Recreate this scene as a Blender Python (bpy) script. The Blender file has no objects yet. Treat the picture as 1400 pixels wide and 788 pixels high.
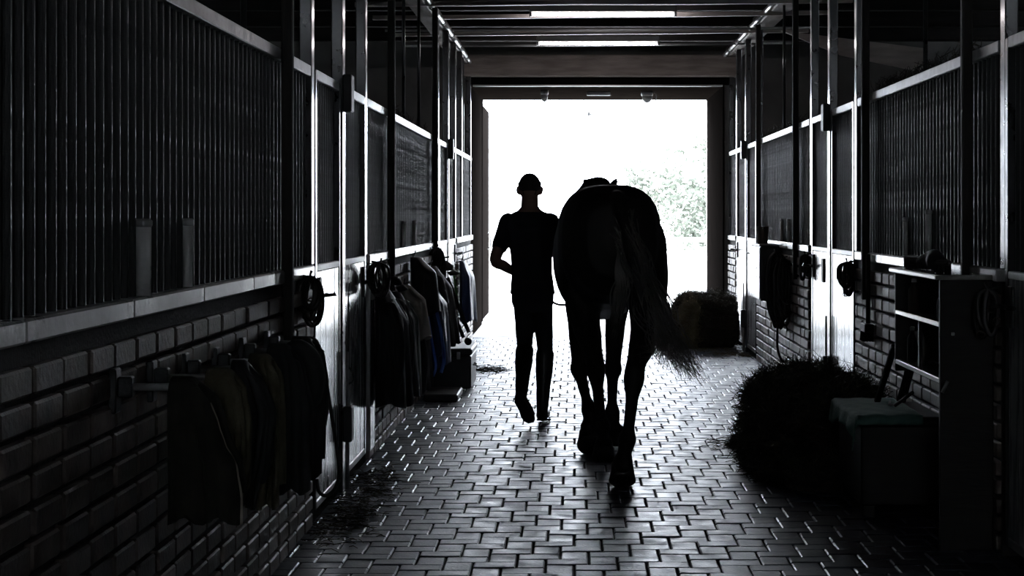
import bpy, bmesh, math, random
from mathutils import Vector, Matrix
random.seed(7)
S = bpy.context.scene
COL = S.collection
PI = math.pi

# ------------------------------------------------------------ camera
HC = 1.48
FPX = 2515.0
cam_d = bpy.data.cameras.new('camera'); cam = bpy.data.objects.new('camera', cam_d); COL.objects.link(cam)
cam.location = (0, 0, HC); cam.rotation_euler = (PI/2, 0, 0)
cam_d.sensor_width = 36.0; cam_d.lens = 36.0*FPX/1400.0
cam_d.shift_x = -86.0/1400.0; cam_d.shift_y = -99.0/1400.0
cam_d.clip_end = 500
S.camera = cam

# ------------------------------------------------------------ world, exposure
world = bpy.data.worlds.new('overcast_sky'); S.world = world; world.use_nodes = True
wn = world.node_tree; wn.nodes.clear()
wo = wn.nodes.new('ShaderNodeOutputWorld'); bg = wn.nodes.new('ShaderNodeBackground')
wn.links.new(bg.outputs[0], wo.inputs[0])
bg.inputs[0].default_value = (0.83, 0.90, 1.0, 1); bg.inputs[1].default_value = 20.0
S.view_settings.view_transform = 'Standard'; S.view_settings.look = 'None'
S.view_settings.gamma = 1.0; S.view_settings.use_curve_mapping = False
S.view_settings.exposure = 0.0
S.cycles.use_denoising = True
S.cycles.max_bounces = 8; S.cycles.diffuse_bounces = 5; S.cycles.glossy_bounces = 5
S.cycles.sample_clamp_indirect = 6.0

def at(px, py, Y):
    return Vector(((px-786.0)/FPX*Y, Y, HC+(295.0-py)/FPX*Y))

# ------------------------------------------------------------ materials
def mat(name, c1, c2=None, rough=0.6, rough2=None, scale=8.0, bump=0.0, metal=0.0, rand=0.0, spec=0.5, stretch=None, bscale=None, emit=None, emit_s=0.0, coat=0.0, stint=None):
    m = bpy.data.materials.new(name); m.use_nodes = True
    nt = m.node_tree; N = nt.nodes; L = nt.links
    p = N['Principled BSDF']
    p.inputs['Metallic'].default_value = metal
    p.inputs['Specular IOR Level'].default_value = spec
    p.inputs['Coat Weight'].default_value = coat; p.inputs['Coat Roughness'].default_value = .14
    if stint: p.inputs['Specular Tint'].default_value = (*stint, 1)
    c2 = c2 or c1
    tc = N.new('ShaderNodeTexCoord')
    src = tc.outputs['Object']
    if stretch:
        mp = N.new('ShaderNodeMapping'); mp.inputs['Scale'].default_value = stretch
        L.new(src, mp.inputs[0]); src = mp.outputs[0]
    nz = N.new('ShaderNodeTexNoise'); nz.inputs['Scale'].default_value = scale; nz.inputs['Detail'].default_value = 6
    L.new(src, nz.inputs['Vector'])
    rp = N.new('ShaderNodeValToRGB')
    rp.color_ramp.elements[0].position = 0.35; rp.color_ramp.elements[1].position = 0.68
    rp.color_ramp.elements[0].color = (*c1, 1); rp.color_ramp.elements[1].color = (*c2, 1)
    L.new(nz.outputs['Fac'], rp.inputs[0])
    out = rp.outputs[0]
    if rand > 0:
        oi = N.new('ShaderNodeObjectInfo')
        add = N.new('ShaderNodeVectorMath'); add.operation = 'ADD'
        sc = N.new('ShaderNodeVectorMath'); sc.operation = 'SCALE'; sc.inputs['Scale'].default_value = 37.0
        cb = N.new('ShaderNodeCombineXYZ'); L.new(oi.outputs['Random'], cb.inputs[0]); L.new(oi.outputs['Random'], cb.inputs[1])
        L.new(cb.outputs[0], sc.inputs[0]); L.new(src, add.inputs[0]); L.new(sc.outputs[0], add.inputs[1])
        L.new(add.outputs[0], nz.inputs['Vector'])
        hs = N.new('ShaderNodeHueSaturation')
        mr = N.new('ShaderNodeMapRange'); mr.inputs[3].default_value = 1-rand; mr.inputs[4].default_value = 1+rand
        L.new(oi.outputs['Random'], mr.inputs[0]); L.new(mr.outputs[0], hs.inputs['Value']); L.new(out, hs.inputs['Color'])
        out = hs.outputs[0]
    L.new(out, p.inputs['Base Color'])
    if rough2 is not None:
        mr2 = N.new('ShaderNodeMapRange'); mr2.inputs[1].default_value = .3; mr2.inputs[2].default_value = .7
        mr2.inputs[3].default_value = rough; mr2.inputs[4].default_value = rough2
        L.new(nz.outputs['Fac'], mr2.inputs[0]); L.new(mr2.outputs[0], p.inputs['Roughness'])
    else:
        p.inputs['Roughness'].default_value = rough
    if bump > 0:
        nb = N.new('ShaderNodeTexNoise'); nb.inputs['Scale'].default_value = bscale or scale*4; nb.inputs['Detail'].default_value = 4
        L.new(src, nb.inputs['Vector'])
        b = N.new('ShaderNodeBump'); b.inputs['Strength'].default_value = bump; b.inputs['Distance'].default_value = 0.01
        L.new(nb.outputs['Fac'], b.inputs['Height']); L.new(b.outputs[0], p.inputs['Normal'])
    if emit:
        p.inputs['Emission Color'].default_value = (*emit, 1); p.inputs['Emission Strength'].default_value = emit_s
    return m

M = {}
M['paver'] = mat('paver_stone', (.045,.052,.07), (.10,.11,.135), rough=.31, rough2=.57, scale=9, bump=.3, bscale=60, rand=.25, spec=.3, stint=(.74,.85,1.0))
M['mortar_floor'] = mat('sand_joint', (.02,.02,.02), (.035,.033,.03), rough=.95, scale=30)
M['brick'] = mat('old_brick', (.09,.069,.058), (.2,.163,.138), rough=.48, rough2=.72, scale=10, bump=.5, bscale=50, rand=.4)
M['mortar'] = mat('dark_mortar', (.03,.028,.026), (.05,.047,.043), rough=.95, scale=20, bump=.4)
M['cap'] = mat('limewashed_coping', (.5,.49,.48), (.72,.7,.7), rough=.24, rough2=.45, scale=7, bump=.2, bscale=40, coat=.6)
M['steel'] = mat('black_painted_steel', (.012,.014,.014), (.03,.032,.03), rough=.32, rough2=.5, scale=25, bump=.25, bscale=120)
M['bar'] = mat('worn_bar_paint', (.007,.009,.0085), (.02,.021,.02), rough=.36, rough2=.66, scale=30, bump=.2, bscale=90)
M['post'] = mat('grey_painted_post', (.02,.021,.022), (.036,.036,.037), rough=.25, rough2=.4, scale=12, coat=.8)
M['dpost'] = mat('dark_timber_post', (.018,.016,.014), (.03,.026,.022), rough=.8, scale=6, stretch=(8,8,1), bump=.3)
M['rail'] = mat('galvanised_rail', (.3,.3,.3), (.5,.5,.5), rough=.28, rough2=.5, scale=16, metal=.35, bump=.15)
M['panel'] = mat('white_scuffed_board', (.42,.42,.43), (.66,.66,.67), rough=.2, rough2=.36, scale=4, stretch=(6,6,.6), bump=.1, bscale=14, coat=1.0)
M['timber'] = mat('brown_timber', (.10,.078,.062), (.2,.16,.135), rough=.6, scale=3, stretch=(1,6,6), bump=.4)
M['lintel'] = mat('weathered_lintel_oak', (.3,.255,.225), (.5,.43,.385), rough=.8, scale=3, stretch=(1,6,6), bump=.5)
M['joist'] = mat('tarred_joist', (.012,.010,.009), (.026,.022,.019), rough=.8, scale=3, stretch=(1,6,6), bump=.4)
M['batten'] = mat('lit_tone_batten', (.55,.48,.44), (.75,.68,.63), rough=.4, scale=3, stretch=(1,6,6), bump=.3)  # tone raised to paint tube and floor light onto the battens
M['timber_l'] = mat('pale_rafter_timber', (.2,.165,.145), (.33,.28,.25), rough=.6, scale=3, stretch=(6,1,6), bump=.4)
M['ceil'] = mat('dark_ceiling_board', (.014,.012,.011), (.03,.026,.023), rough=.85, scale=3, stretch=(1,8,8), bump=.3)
M['plaster'] = mat('grey_plaster', (.13,.128,.12), (.2,.195,.185), rough=.9, scale=2.2, bump=.2)
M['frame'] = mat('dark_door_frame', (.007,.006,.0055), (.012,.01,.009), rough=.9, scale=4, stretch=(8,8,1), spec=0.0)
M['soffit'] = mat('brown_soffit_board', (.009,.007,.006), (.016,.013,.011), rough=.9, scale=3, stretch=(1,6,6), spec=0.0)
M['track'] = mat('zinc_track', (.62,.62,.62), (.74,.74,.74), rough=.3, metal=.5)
M['white'] = mat('white_enamel', (.6,.6,.58), (.75,.75,.73), rough=.35, scale=6)
M['tube'] = mat('fluorescent_tube', (.8,.8,.8), rough=.3, emit=(1.0,.93,.95), emit_s=36.0)
M['black'] = mat('black_plastic', (.01,.01,.01), (.018,.018,.018), rough=.5, scale=15)
M['leather'] = mat('black_leather', (.012,.01,.009), (.025,.02,.017), rough=.45, scale=20, bump=.2)
M['navy'] = mat('navy_nylon', (.012,.022,.07), (.02,.04,.12), rough=.5, scale=12, bump=.2)
M['coat'] = mat('dark_waxed_cloth', (.012,.012,.013), (.026,.026,.027), rough=.7, scale=9, bump=.3)
M['coat2'] = mat('charcoal_cloth', (.018,.019,.02), (.034,.034,.034), rough=.85, scale=9, bump=.3)
M['tan'] = mat('tan_canvas', (.36,.32,.26), (.48,.43,.36), rough=.9, scale=14, bump=.3)
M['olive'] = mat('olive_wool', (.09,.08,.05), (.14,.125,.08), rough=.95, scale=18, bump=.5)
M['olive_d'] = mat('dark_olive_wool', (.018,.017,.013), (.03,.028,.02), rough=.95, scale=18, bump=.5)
M['green'] = mat('green_cloth', (.075,.15,.125), (.115,.205,.17), rough=.85, scale=14, bump=.4)
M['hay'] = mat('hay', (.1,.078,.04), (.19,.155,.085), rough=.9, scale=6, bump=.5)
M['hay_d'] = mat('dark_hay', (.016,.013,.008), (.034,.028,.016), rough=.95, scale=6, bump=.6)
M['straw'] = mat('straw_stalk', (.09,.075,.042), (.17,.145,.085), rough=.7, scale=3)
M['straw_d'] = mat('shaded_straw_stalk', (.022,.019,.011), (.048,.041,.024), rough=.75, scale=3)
M['rope'] = mat('worn_rope', (.05,.048,.045), (.09,.086,.08), rough=.8, scale=60, bump=.4)
M['edge'] = mat('pale_piping', (.6,.6,.58), (.75,.75,.73), rough=.6)
M['blue'] = mat('blue_webbing', (.08,.17,.6), (.12,.25,.8), rough=.6, scale=20)
M['greenrope'] = mat('green_webbing', (.06,.2,.05), (.09,.28,.07), rough=.6, scale=20)
M['horse'] = mat('dark_horse_coat', (.011,.009,.008), (.02,.016,.013), rough=.55, rough2=.7, scale=3, bump=.08, bscale=160)
M['hair_h'] = mat('backlit_tone_hair', (.11,.098,.085), (.2,.18,.155), rough=.45, scale=3)  # tail strands lightened; backlight through the hair is put into the colour
M['mane'] = mat('dark_mane_hair', (.012,.01,.008), (.024,.02,.016), rough=.6, scale=4)
M['hoof'] = mat('dark_hoof', (.012,.011,.01), (.03,.027,.024), rough=.5, scale=8, stretch=(1,1,4))
M['skin'] = mat('skin', (.3,.17,.12), (.36,.21,.15), rough=.55, scale=5)
M['hair'] = mat('dark_brown_hair', (.012,.009,.007), (.025,.018,.013), rough=.6, scale=40, bump=.4)
M['shirt'] = mat('dark_polo_cloth', (.012,.013,.018), (.02,.021,.027), rough=.85, scale=10, bump=.2)
M['breech'] = mat('dark_breeches_cloth', (.014,.014,.02), (.022,.022,.03), rough=.8, scale=10, bump=.15)
M['boot'] = mat('black_boot_leather', (.009,.008,.008), (.016,.014,.013), rough=.4, scale=15, bump=.15)
M['eye'] = mat('eye', (.02,.012,.008), rough=.1)
M['ground'] = mat('pale_gravel_yard', (.42,.41,.39), (.55,.54,.52), rough=.95, scale=1.2, bump=.3, bscale=30)
M['leaf'] = mat('pale_green_leaf', (.085,.098,.074), (.115,.128,.102), rough=.7, scale=1.5)
M['bark'] = mat('grey_bark', (.16,.14,.12), (.26,.23,.2), rough=.9, scale=6, bump=.4)
M['fence'] = mat('weathered_fence_wood', (.3,.28,.25), (.42,.4,.36), rough=.9, scale=5, stretch=(1,6,6))
M['rust'] = mat('rusty_metal', (.045,.03,.022), (.09,.06,.045), rough=.6, scale=12, bump=.3)
M['wood_d'] = mat('dark_wood', (.009,.007,.006), (.018,.015,.012), rough=.6, scale=4, stretch=(1,6,6), bump=.3)
M['wood_p'] = mat('pale_shelf_wood', (.3,.285,.26), (.42,.4,.37), rough=.5, scale=4, stretch=(6,1,6), bump=.1, coat=1.0)
M['dirt'] = mat('sweepings', (.03,.026,.018), (.06,.05,.034), rough=.95, scale=9, bump=.5)

# ------------------------------------------------------------ helpers
class MB:
    def __init__(s): s.v = []; s.f = []
    def box(s, x0, x1, y0, y1, z0, z1, R=None):
        b = len(s.v)
        for z in (z0, z1):
            for (x, y) in ((x0,y0),(x1,y0),(x1,y1),(x0,y1)): 
                p = Vector((x,y,z)); s.v.append(tuple(R @ p if R else p))
        s.f += [(b,b+3,b+2,b+1),(b+4,b+5,b+6,b+7)] + [(b+i,b+(i+1)%4,b+4+(i+1)%4,b+4+i) for i in range(4)]
        return s
    def cbox(s, x0, x1, y0, y1, z0, z1, c, R=None):
        """box with all edges chamfered by c"""
        bm = bmesh.new(); bmesh.ops.create_cube(bm, size=1)
        for v in bm.verts: v.co = Vector(((x0+x1)/2+v.co.x*(x1-x0), (y0+y1)/2+v.co.y*(y1-y0), (z0+z1)/2+v.co.z*(z1-z0)))
        bmesh.ops.bevel(bm, geom=bm.edges[:], offset=c, segments=1, affect='EDGES')
        s.addbm(bm, R); return s
    def addbm(s, bm, R=None):
        b = len(s.v); bm.verts.index_update()
        for v in bm.verts: s.v.append(tuple(R @ v.co if R else v.co))
        for f in bm.faces: s.f.append(tuple(b+v.index for v in f.verts))
        bm.free()
    def tube(s, pts, r, n=8, caps=True, flat=1.0, up=None):
        """tube along pts; r number, list of numbers or list of (ra, rb)"""
        pts = [Vector(p) for p in pts]; m = len(pts)
        if not isinstance(r, (list, tuple)): r = [r]*m
        nrm = None; base = len(s.v)
        for i, p in enumerate(pts):
            t = (pts[min(i+1,m-1)]-pts[max(i-1,0)])
            if t.length < 1e-9: t = Vector((0,0,1))
            t.normalize()
            if nrm is None:
                a = Vector(up) if up else (Vector((1,0,0)) if abs(t.x) < .9 else Vector((0,1,0)))
                nrm = (a - t*a.dot(t)).normalized()
            else:
                nrm = (nrm - t*nrm.dot(t))
                if nrm.length < 1e-6: nrm = Vector((1,0,0))
                nrm.normalize()
            bn = t.cross(nrm)
            ra, rb = r[i] if isinstance(r[i], (tuple, list)) else (r[i], r[i]*flat)
            for k in range(n):
                a = 2*PI*k/n
                s.v.append(tuple(p + nrm*ra*math.cos(a) + bn*rb*math.sin(a)))
        for i in range(m-1):
            for k in range(n):
                a = base+i*n+k; b2 = base+i*n+(k+1)%n
                s.f.append((a, b2, b2+n, a+n))
        if caps and n > 2:
            s.f.append(tuple(base+k for k in reversed(range(n))))
            s.f.append(tuple(base+(m-1)*n+k for k in range(n)))
        return s
    def limb(s, pts, r, n=14, sub=4):
        """smooth closed limb with rounded ends"""
        P = [Vector(p) for p in pts]
        rr = [q if isinstance(q, (tuple, list)) else (q, q) for q in r]
        Q, RR = catmull(P, rr, sub)
        # rounded ends
        for end in (0, -1):
            a = Q[end]; b = Q[1 if end == 0 else -2]
            d = (a-b).normalized(); ra, rb = RR[end]; rm = min(ra, rb)
            ext = []; er = []
            for k in (1, 2, 3):
                th = k/3.0*PI/2*.97
                ext.append(a + d*rm*math.sin(th)); er.append((ra*math.cos(th), rb*math.cos(th)))
            if end == 0: Q = ext[::-1]+Q; RR = er[::-1]+RR
            else: Q = Q+ext; RR = RR+er
        s.tube(Q, RR, n)
        return s
    def loft(s, rings, closed=True, caps=True):
        b = len(s.v); n = len(rings[0])
        for r in rings: s.v += [tuple(p) for p in r]
        for i in range(len(rings)-1):
            for k in range(n if closed else n-1):
                k2 = (k+1) % n
                s.f.append((b+i*n+k, b+i*n+k2, b+(i+1)*n+k2, b+(i+1)*n+k))
        if caps and closed:
            s.f.append(tuple(b+k for k in reversed(range(n)))); s.f.append(tuple(b+(len(rings)-1)*n+k for k in range(n)))
        return s
    def lathe(s, prof, c, n=16, axis='Z', caps=True):
        c = Vector(c); rings = []
        for r, h in prof:
            ring = []
            for k in range(n):
                a = 2*PI*k/n; u, w = r*math.cos(a), r*math.sin(a)
                ring.append(c + (Vector((u,w,h)) if axis == 'Z' else Vector((h,u,w)) if axis == 'X' else Vector((w,h,u))))
            rings.append(ring)
        return s.loft(rings, True, caps)
    def ball(s, c, rx, ry=None, rz=None, n=14, R=None):
        ry = ry or rx; rz = rz or rx; c = Vector(c); rings = []
        for i in range(0, n//2+1):
            th = min(max(PI*i/(n//2), .04), PI-.04); ring = []
            for k in range(n):
                a = 2*PI*k/n
                p = Vector((rx*math.sin(th)*math.cos(a), ry*math.sin(th)*math.sin(a), -rz*math.cos(th)))
                ring.append(c + (R @ p if R else p))
            rings.append(ring)
        return s.loft(rings)
    def mesh(s, name, m, smooth=False):
        me = bpy.data.meshes.new(name); me.from_pydata(s.v, [], s.f); me.materials.append(m)
        if smooth: me.polygons.foreach_set('use_smooth', [True]*len(me.polygons))
        me.update(); return me
    def build(s, name, m, parent=None, smooth=False):
        return link(name, s.mesh(name, m, smooth), parent)

def catmull(P, R, sub):
    Q = []; RR = []; n = len(P)
    for i in range(n-1):
        p0 = P[max(i-1,0)]; p1 = P[i]; p2 = P[i+1]; p3 = P[min(i+2,n-1)]
        for k in range(sub):
            t = k/sub; t2 = t*t; t3 = t2*t
            Q.append(.5*((2*p1)+(p2-p0)*t+(2*p0-5*p1+4*p2-p3)*t2+(3*p1-p0-3*p2+p3)*t3))
            e = t*t*(3-2*t)
            RR.append(tuple(a*(1-e)+b*e for a, b in zip(R[i], R[i+1])))
    Q.append(P[-1]); RR.append(R[-1])
    return Q, RR
def curve_pts(P, sub=6):
    P = [Vector(p) for p in P]
    return catmull(P, [(0,)]*len(P), sub)[0]

def link(name, me, parent=None):
    o = bpy.data.objects.new(name, me); COL.objects.link(o)
    if parent: o.parent = parent
    return o
def tag(o, label=None, cat=None, group=None, kind=None):
    if label: o['label'] = label
    if cat: o['category'] = cat
    if group: o['group'] = group
    if kind: o['kind'] = kind
    return o
def thing(name, label, cat, group=None, loc=(0,0,0)):
    o = bpy.data.objects.new(name, None); COL.objects.link(o); o.empty_display_size = .1
    return tag(o, label, cat, group)
def struct(name, mb, m, smooth=False):
    return tag(mb.build(name, m, None, smooth), kind='structure')
def remesh(o, vox, smooth=4, fac=.5):
    md = o.modifiers.new('union', 'REMESH'); md.mode = 'VOXEL'; md.voxel_size = vox; md.use_smooth_shade = True
    if smooth:
        sm = o.modifiers.new('soften', 'SMOOTH'); sm.iterations = smooth; sm.factor = fac
    return o

# ------------------------------------------------------------ setting: measures
XL, XR = -1.25, 1.86
SILL = 1.22                     # coping centre height
RLZ, RRZ = 2.165, 2.225         # upper rail centre heights
PLZ = 3.30                      # wall plate underside
YEND, YOUT = 22.3, 25.0

# ---- floor: herringbone pavers, real joints
floor = struct('floor', MB().box(XL-.1, XR+.1, 1.0, YOUT+.2, -.2, -.012), M['mortar_floor'])
W, LL = .123, .1845
def paver_geo(mb, x0, x1, y0, y1, dz, tx, ty, g=.0035, c=.0055):
    x0 += g; x1 -= g; y0 += g; y1 -= g
    cx, cy = (x0+x1)/2, (y0+y1)/2
    b = len(mb.v)
    zz = lambda x, y: dz+(x-cx)*tx+(y-cy)*ty
    for (x, y) in ((x0,y0),(x1,y0),(x1,y1),(x0,y1)): mb.v.append((x, y, -.03))
    for (x, y) in ((x0,y0),(x1,y0),(x1,y1),(x0,y1)): mb.v.append((x, y, zz(x,y)-.005))
    for (x, y) in ((x0+c,y0+c),(x1-c,y0+c),(x1-c,y1-c),(x0+c,y1-c)): mb.v.append((x, y, zz(x,y)))
    for k in range(4):
        k2 = (k+1)%4
        mb.f.append((b+k,b+k2,b+4+k2,b+4+k)); mb.f.append((b+4+k,b+4+k2,b+8+k2,b+8+k))
    mb.f.append((b+8,b+9,b+10,b+11))
X0, Y0 = -.249, 9.365+(W+LL)/2
cells = []
for m_ in range(-80, 81):
    for k in range(-160, 161):
        ox = X0 + k*W + m_*LL; oy = Y0 - k*W + m_*LL
        for (a, b_, c_, d) in ((ox, ox+LL, oy-W, oy), (ox, ox+W, oy-W-LL, oy-W)):
            if b_ > XL-.02 and a < XR+.02 and d > 1.6 and c_ < YEND+.05:
                cells.append((max(a, XL-.02), min(b_, XR+.02), c_, min(d, YEND+.05)))
cells = [c for c in cells if c[1]-c[0] > .02 and c[3]-c[2] > .02]
vis = [c for c in cells if c[3] > 7.45]
def rank(c):
    x, y = (c[0]+c[1])/2, (c[2]+c[3])/2
    px = 786+x/y*FPX
    return y if 380 < px < 1250 else y+5
vis.sort(key=rank)
near = set(vis[:300])
pm_cache = {}
rest = MB()
for c in cells:
    dz = random.uniform(-.0025, .0015); tx = random.uniform(-.007, .007); ty = random.uniform(-.008, .008)
    if c in near:
        cx, cy = (c[0]+c[1])/2, (c[2]+c[3])/2
        key = (round(c[1]-c[0],4), round(c[3]-c[2],4), random.randrange(6))
        if key not in pm_cache:
            mb = MB(); w2, d2 = (c[1]-c[0])/2, (c[3]-c[2])/2
            paver_geo(mb, -w2, w2, -d2, d2, dz, tx, ty)
            pm_cache[key] = mb.mesh('paver', M['paver'])
        o = link('paver', pm_cache[key], floor); o.location = (cx, cy, random.uniform(-.001,.001))
    else:
        paver_geo(rest, *c, dz, tx, ty)
tag(rest.build('paving_field', M['paver'], floor), kind='stuff')

# ---- yard outside
struct('ground', MB().box(-60, 60, YOUT-.1, 140, -.3, -.02), M['ground'])
MBs = MB().box(XL-.1, XR+.1, YEND+.03, YOUT+.3, -.1, -.004)
tag(MBs.build('threshold_slab', M['ground'], floor), 'pale concrete threshold slab')

# ---- brick walls under the stall fronts
BL, BH, BD = .25, .0815, .012
bm_cache = []
for _ in range(6):
    mb = MB(); j = lambda s: random.uniform(-s, s)
    mb.cbox(-.02, .014+j(.004), -.114+j(.004), .114+j(.004), -.033+j(.002), .033+j(.002), .006)
    bm_cache.append(mb.mesh('brick', M['brick']))
def brick_wall(name, side, y0, y1, yvis0=None):
    """side -1 left, +1 right"""
    X = XL if side < 0 else XR
    xa, xb = (X-.24, X-.012) if side < 0 else (X+.012, X+.24)
    wroot = struct(name, MB().box(xa, xb, y0, y1, -.05, SILL-.03), M['mortar'])
    lst = []
    z = .03; row = 0
    while z+BH/2 < SILL-.03:
        off = (row % 2)*BL/2
        y = y0+off-BL/2 if off else y0
        while y < y1-.02:
            a, b = max(y, y0), min(y+BL, y1)
            if b-a > .05: lst.append((a, b, z+BH/2-.03))
            y += BL
        z += BH; row += 1
    fits = [q for q in lst if abs(q[1]-q[0]-BL) < .01 and q[1] > (yvis0 or 0)]
    fits.sort(key=lambda q: q[0] - 2.0*q[2])
    single = set(fits[:300]); st = MB()
    for q in lst:
        yc = (q[0]+q[1])/2
        if q in single:
            o = link('brick', random.choice(bm_cache), wroot)
            o.location = (X + random.uniform(-.002,.002), yc, q[2]+.002)
            if side > 0: o.rotation_euler = (0, 0, PI)
        else:
            if side < 0: st.cbox(X-.02, X+.012, q[0]+.008, q[1]-.008, q[2]-.033, q[2]+.033, .005)
            else: st.cbox(X-.012, X+.02, q[0]+.008, q[1]-.008, q[2]-.033, q[2]+.033, .005)
    if st.v: tag(st.build('brickwork', M['brick'], wroot), kind='stuff')
    # coping of separate pieces
    y = y0
    while y < y1-.01:
        b = min(y+1.0+random.uniform(-.1,.1), y1)
        if y1-b < .3: b = y1
        mb = MB(); s = side
        x0, x1 = sorted((X - s*.016, X + s*.24))
        mb.cbox(x0, x1, y+.003, b-.003, SILL-.03, SILL+.026, .006)
        mb.build('coping_stone', M['cap'], wroot)
        y = b
    return wroot
brick_wall('wall_left', -1, 1.2, 8.73, 3.7)
brick_wall('wall_left', -1, 11.08, 16.85)
brick_wall('wall_left', -1, 19.35, YEND)
brick_wall('wall_right', 1, 8.06, 12.14, 7.5)
brick_wall('wall_right', 1, 14.56, 18.75)
brick_wall('wall_right', 1, 21.2, YEND)

# ---- barn shell beyond the stalls
struct('wall_outer_left', MB().box(-5.2, -5.0, -3, YOUT, -.1, 3.7), M['plaster'])
struct('wall_outer_right', MB().box(5.6, 5.8, -3, YOUT, -.1, 3.7), M['plaster'])
mb = MB().box(-5.2, -.6, -3.2, -3, -.1, 3.7).box(1.2, 5.8, -3.2, -3, -.1, 3.7).box(-.6, -.18, -3.2, -3, 1.4, 1.9).box(.78, 1.2, -3.2, -3, 1.4, 1.9).box(-.6, 1.2, -3.2, -3, -.1, 1.4).box(-.6, 1.2, -3.2, -3, 1.9, 3.7)  # back wall opening is added, unseen behind the camera, for weak fill light
struct('wall_back', mb, M['plaster'])
struct('floor_stalls', MB().box(-5.1, 5.7, -3.1, YEND, -.25, -.06), M['dirt'])
mb = MB().box(-5.2, XL-.03, YEND, YOUT, -.1, 3.7).box(XR-.05, 5.8, YEND, YOUT, -.1, 3.7).box(XL-.03, XR-.05, YEND, YOUT, 3.06, 3.7)
struct('wall_front', mb, M['plaster'])
# ceiling: boards running along the aisle on a backing slab
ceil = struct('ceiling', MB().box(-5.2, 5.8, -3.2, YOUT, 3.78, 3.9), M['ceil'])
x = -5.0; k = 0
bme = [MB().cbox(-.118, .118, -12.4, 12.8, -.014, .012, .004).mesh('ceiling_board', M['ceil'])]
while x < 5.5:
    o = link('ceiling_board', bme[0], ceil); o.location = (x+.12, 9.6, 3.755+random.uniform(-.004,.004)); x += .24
# joists across (visible undersides) : trims
jy = [20.55, 19.0, 17.5, 16.05, 14.6, 13.1, 11.6, 10.1, 8.6, 7.1]
for i, y in enumerate(jy):
    st_ = MB().cbox(-5.0, 5.6, y-.06, y+.06, 3.43, 3.72, .012)
    struct('trim_%d' % (i+1), st_, M['joist'])
# thin battens/conduits under joists
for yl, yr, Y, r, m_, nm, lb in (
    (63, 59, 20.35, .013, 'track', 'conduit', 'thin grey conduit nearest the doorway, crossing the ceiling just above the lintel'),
    (47.5, 42, 18.9, .018, 'batten', 'batten', 'rough batten, coloured as if lit, under a joist level with the far tube light'),
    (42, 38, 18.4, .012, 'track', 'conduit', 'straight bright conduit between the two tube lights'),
    (25, 17, 17.3, .02, 'batten', 'batten', 'rough batten, coloured as if lit, crossing just below the near tube light'),
    (6, 1, 15.9, .02, 'batten', 'batten', 'rough batten, coloured as if lit, crossing the ceiling at the top edge of the picture')):
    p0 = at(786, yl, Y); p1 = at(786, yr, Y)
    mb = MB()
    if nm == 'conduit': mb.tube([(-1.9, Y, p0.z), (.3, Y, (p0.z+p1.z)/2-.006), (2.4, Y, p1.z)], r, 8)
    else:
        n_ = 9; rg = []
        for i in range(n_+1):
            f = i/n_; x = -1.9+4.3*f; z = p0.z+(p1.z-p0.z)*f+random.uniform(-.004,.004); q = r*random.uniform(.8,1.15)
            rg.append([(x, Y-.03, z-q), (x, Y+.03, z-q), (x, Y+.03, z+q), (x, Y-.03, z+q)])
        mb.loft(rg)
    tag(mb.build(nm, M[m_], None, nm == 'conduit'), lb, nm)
# wall plates over the stall fronts
plate_l = struct('trim_left_plate', MB().cbox(XL-.2, XL-.03, -2.9, YEND, PLZ, PLZ+.13, .01), M['timber_l'])
plate_r = struct('trim_right_plate', MB().cbox(XR-.03, XR+.16, -2.9, YEND, PLZ+.09, PLZ+.22, .01), M['timber_l'])
def pipe_run(name, x, z, label):
    t = thing(name, label, 'pipe')
    y = 5.0
    while y < YEND-.1:
        b = min(y+1.25, YEND-.02)
        MB().tube([(x, y+.01, z), (x, b-.01, z)], .024, 10).build('pipe_length', M['track'], t, True)
        MB().tube([(x, b-.035, z), (x, b-.005, z)], .031, 10).build('coupling', M['steel'], t, True)
        y = b
    return t
pipe_run('ceiling_pipe', XL-.005, PLZ+.02, 'shiny jointed pipe along the timber plate above the left stalls')
pipe_run('ceiling_pipe', XR-.07, PLZ+.1, 'shiny jointed pipe along the timber plate above the right stalls')
# lintel and portal
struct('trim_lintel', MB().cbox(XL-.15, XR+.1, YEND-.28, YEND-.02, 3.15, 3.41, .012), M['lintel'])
struct('trim_door_head', MB().box(XL-.05, XR+.0, YEND-.12, YEND-.02, 3.06, 3.15), M['frame'])
struct('trim_door_track', MB().cbox(XL+.02, XR-.08, YEND-.16, YEND-.125, 3.035, 3.056, .004), M['track'])
# portal lining
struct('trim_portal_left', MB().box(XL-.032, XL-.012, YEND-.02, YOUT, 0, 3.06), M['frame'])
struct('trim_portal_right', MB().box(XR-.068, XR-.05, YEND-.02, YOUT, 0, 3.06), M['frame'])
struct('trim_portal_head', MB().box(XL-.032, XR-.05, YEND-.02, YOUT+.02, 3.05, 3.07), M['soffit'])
struct('trim_jamb_left', MB().cbox(XL-.06, XL+.0, YOUT-.08, YOUT+.06, 0.04, 3.06, .006), M['frame'])
struct('trim_jamb_right', MB().cbox(XR-.07, XR-.04, YOUT-.08, YOUT+.06, 0.0, 3.06, .006), M['timber'])
d1 = tag(MB().cbox(XL-.055, XL-.012, YOUT+.1, YOUT+2.0, .05, 3.0, .006).build('door_1', M['frame']), kind='structure')
MB().tube([(XL-.012, YOUT+1.6, 1.0), (XL+.03, YOUT+1.6, 1.03), (XL+.03, YOUT+1.6, 1.2), (XL-.012, YOUT+1.6, 1.23)], .012, 8).build('door_handle', M['track'], d1, True)
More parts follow.
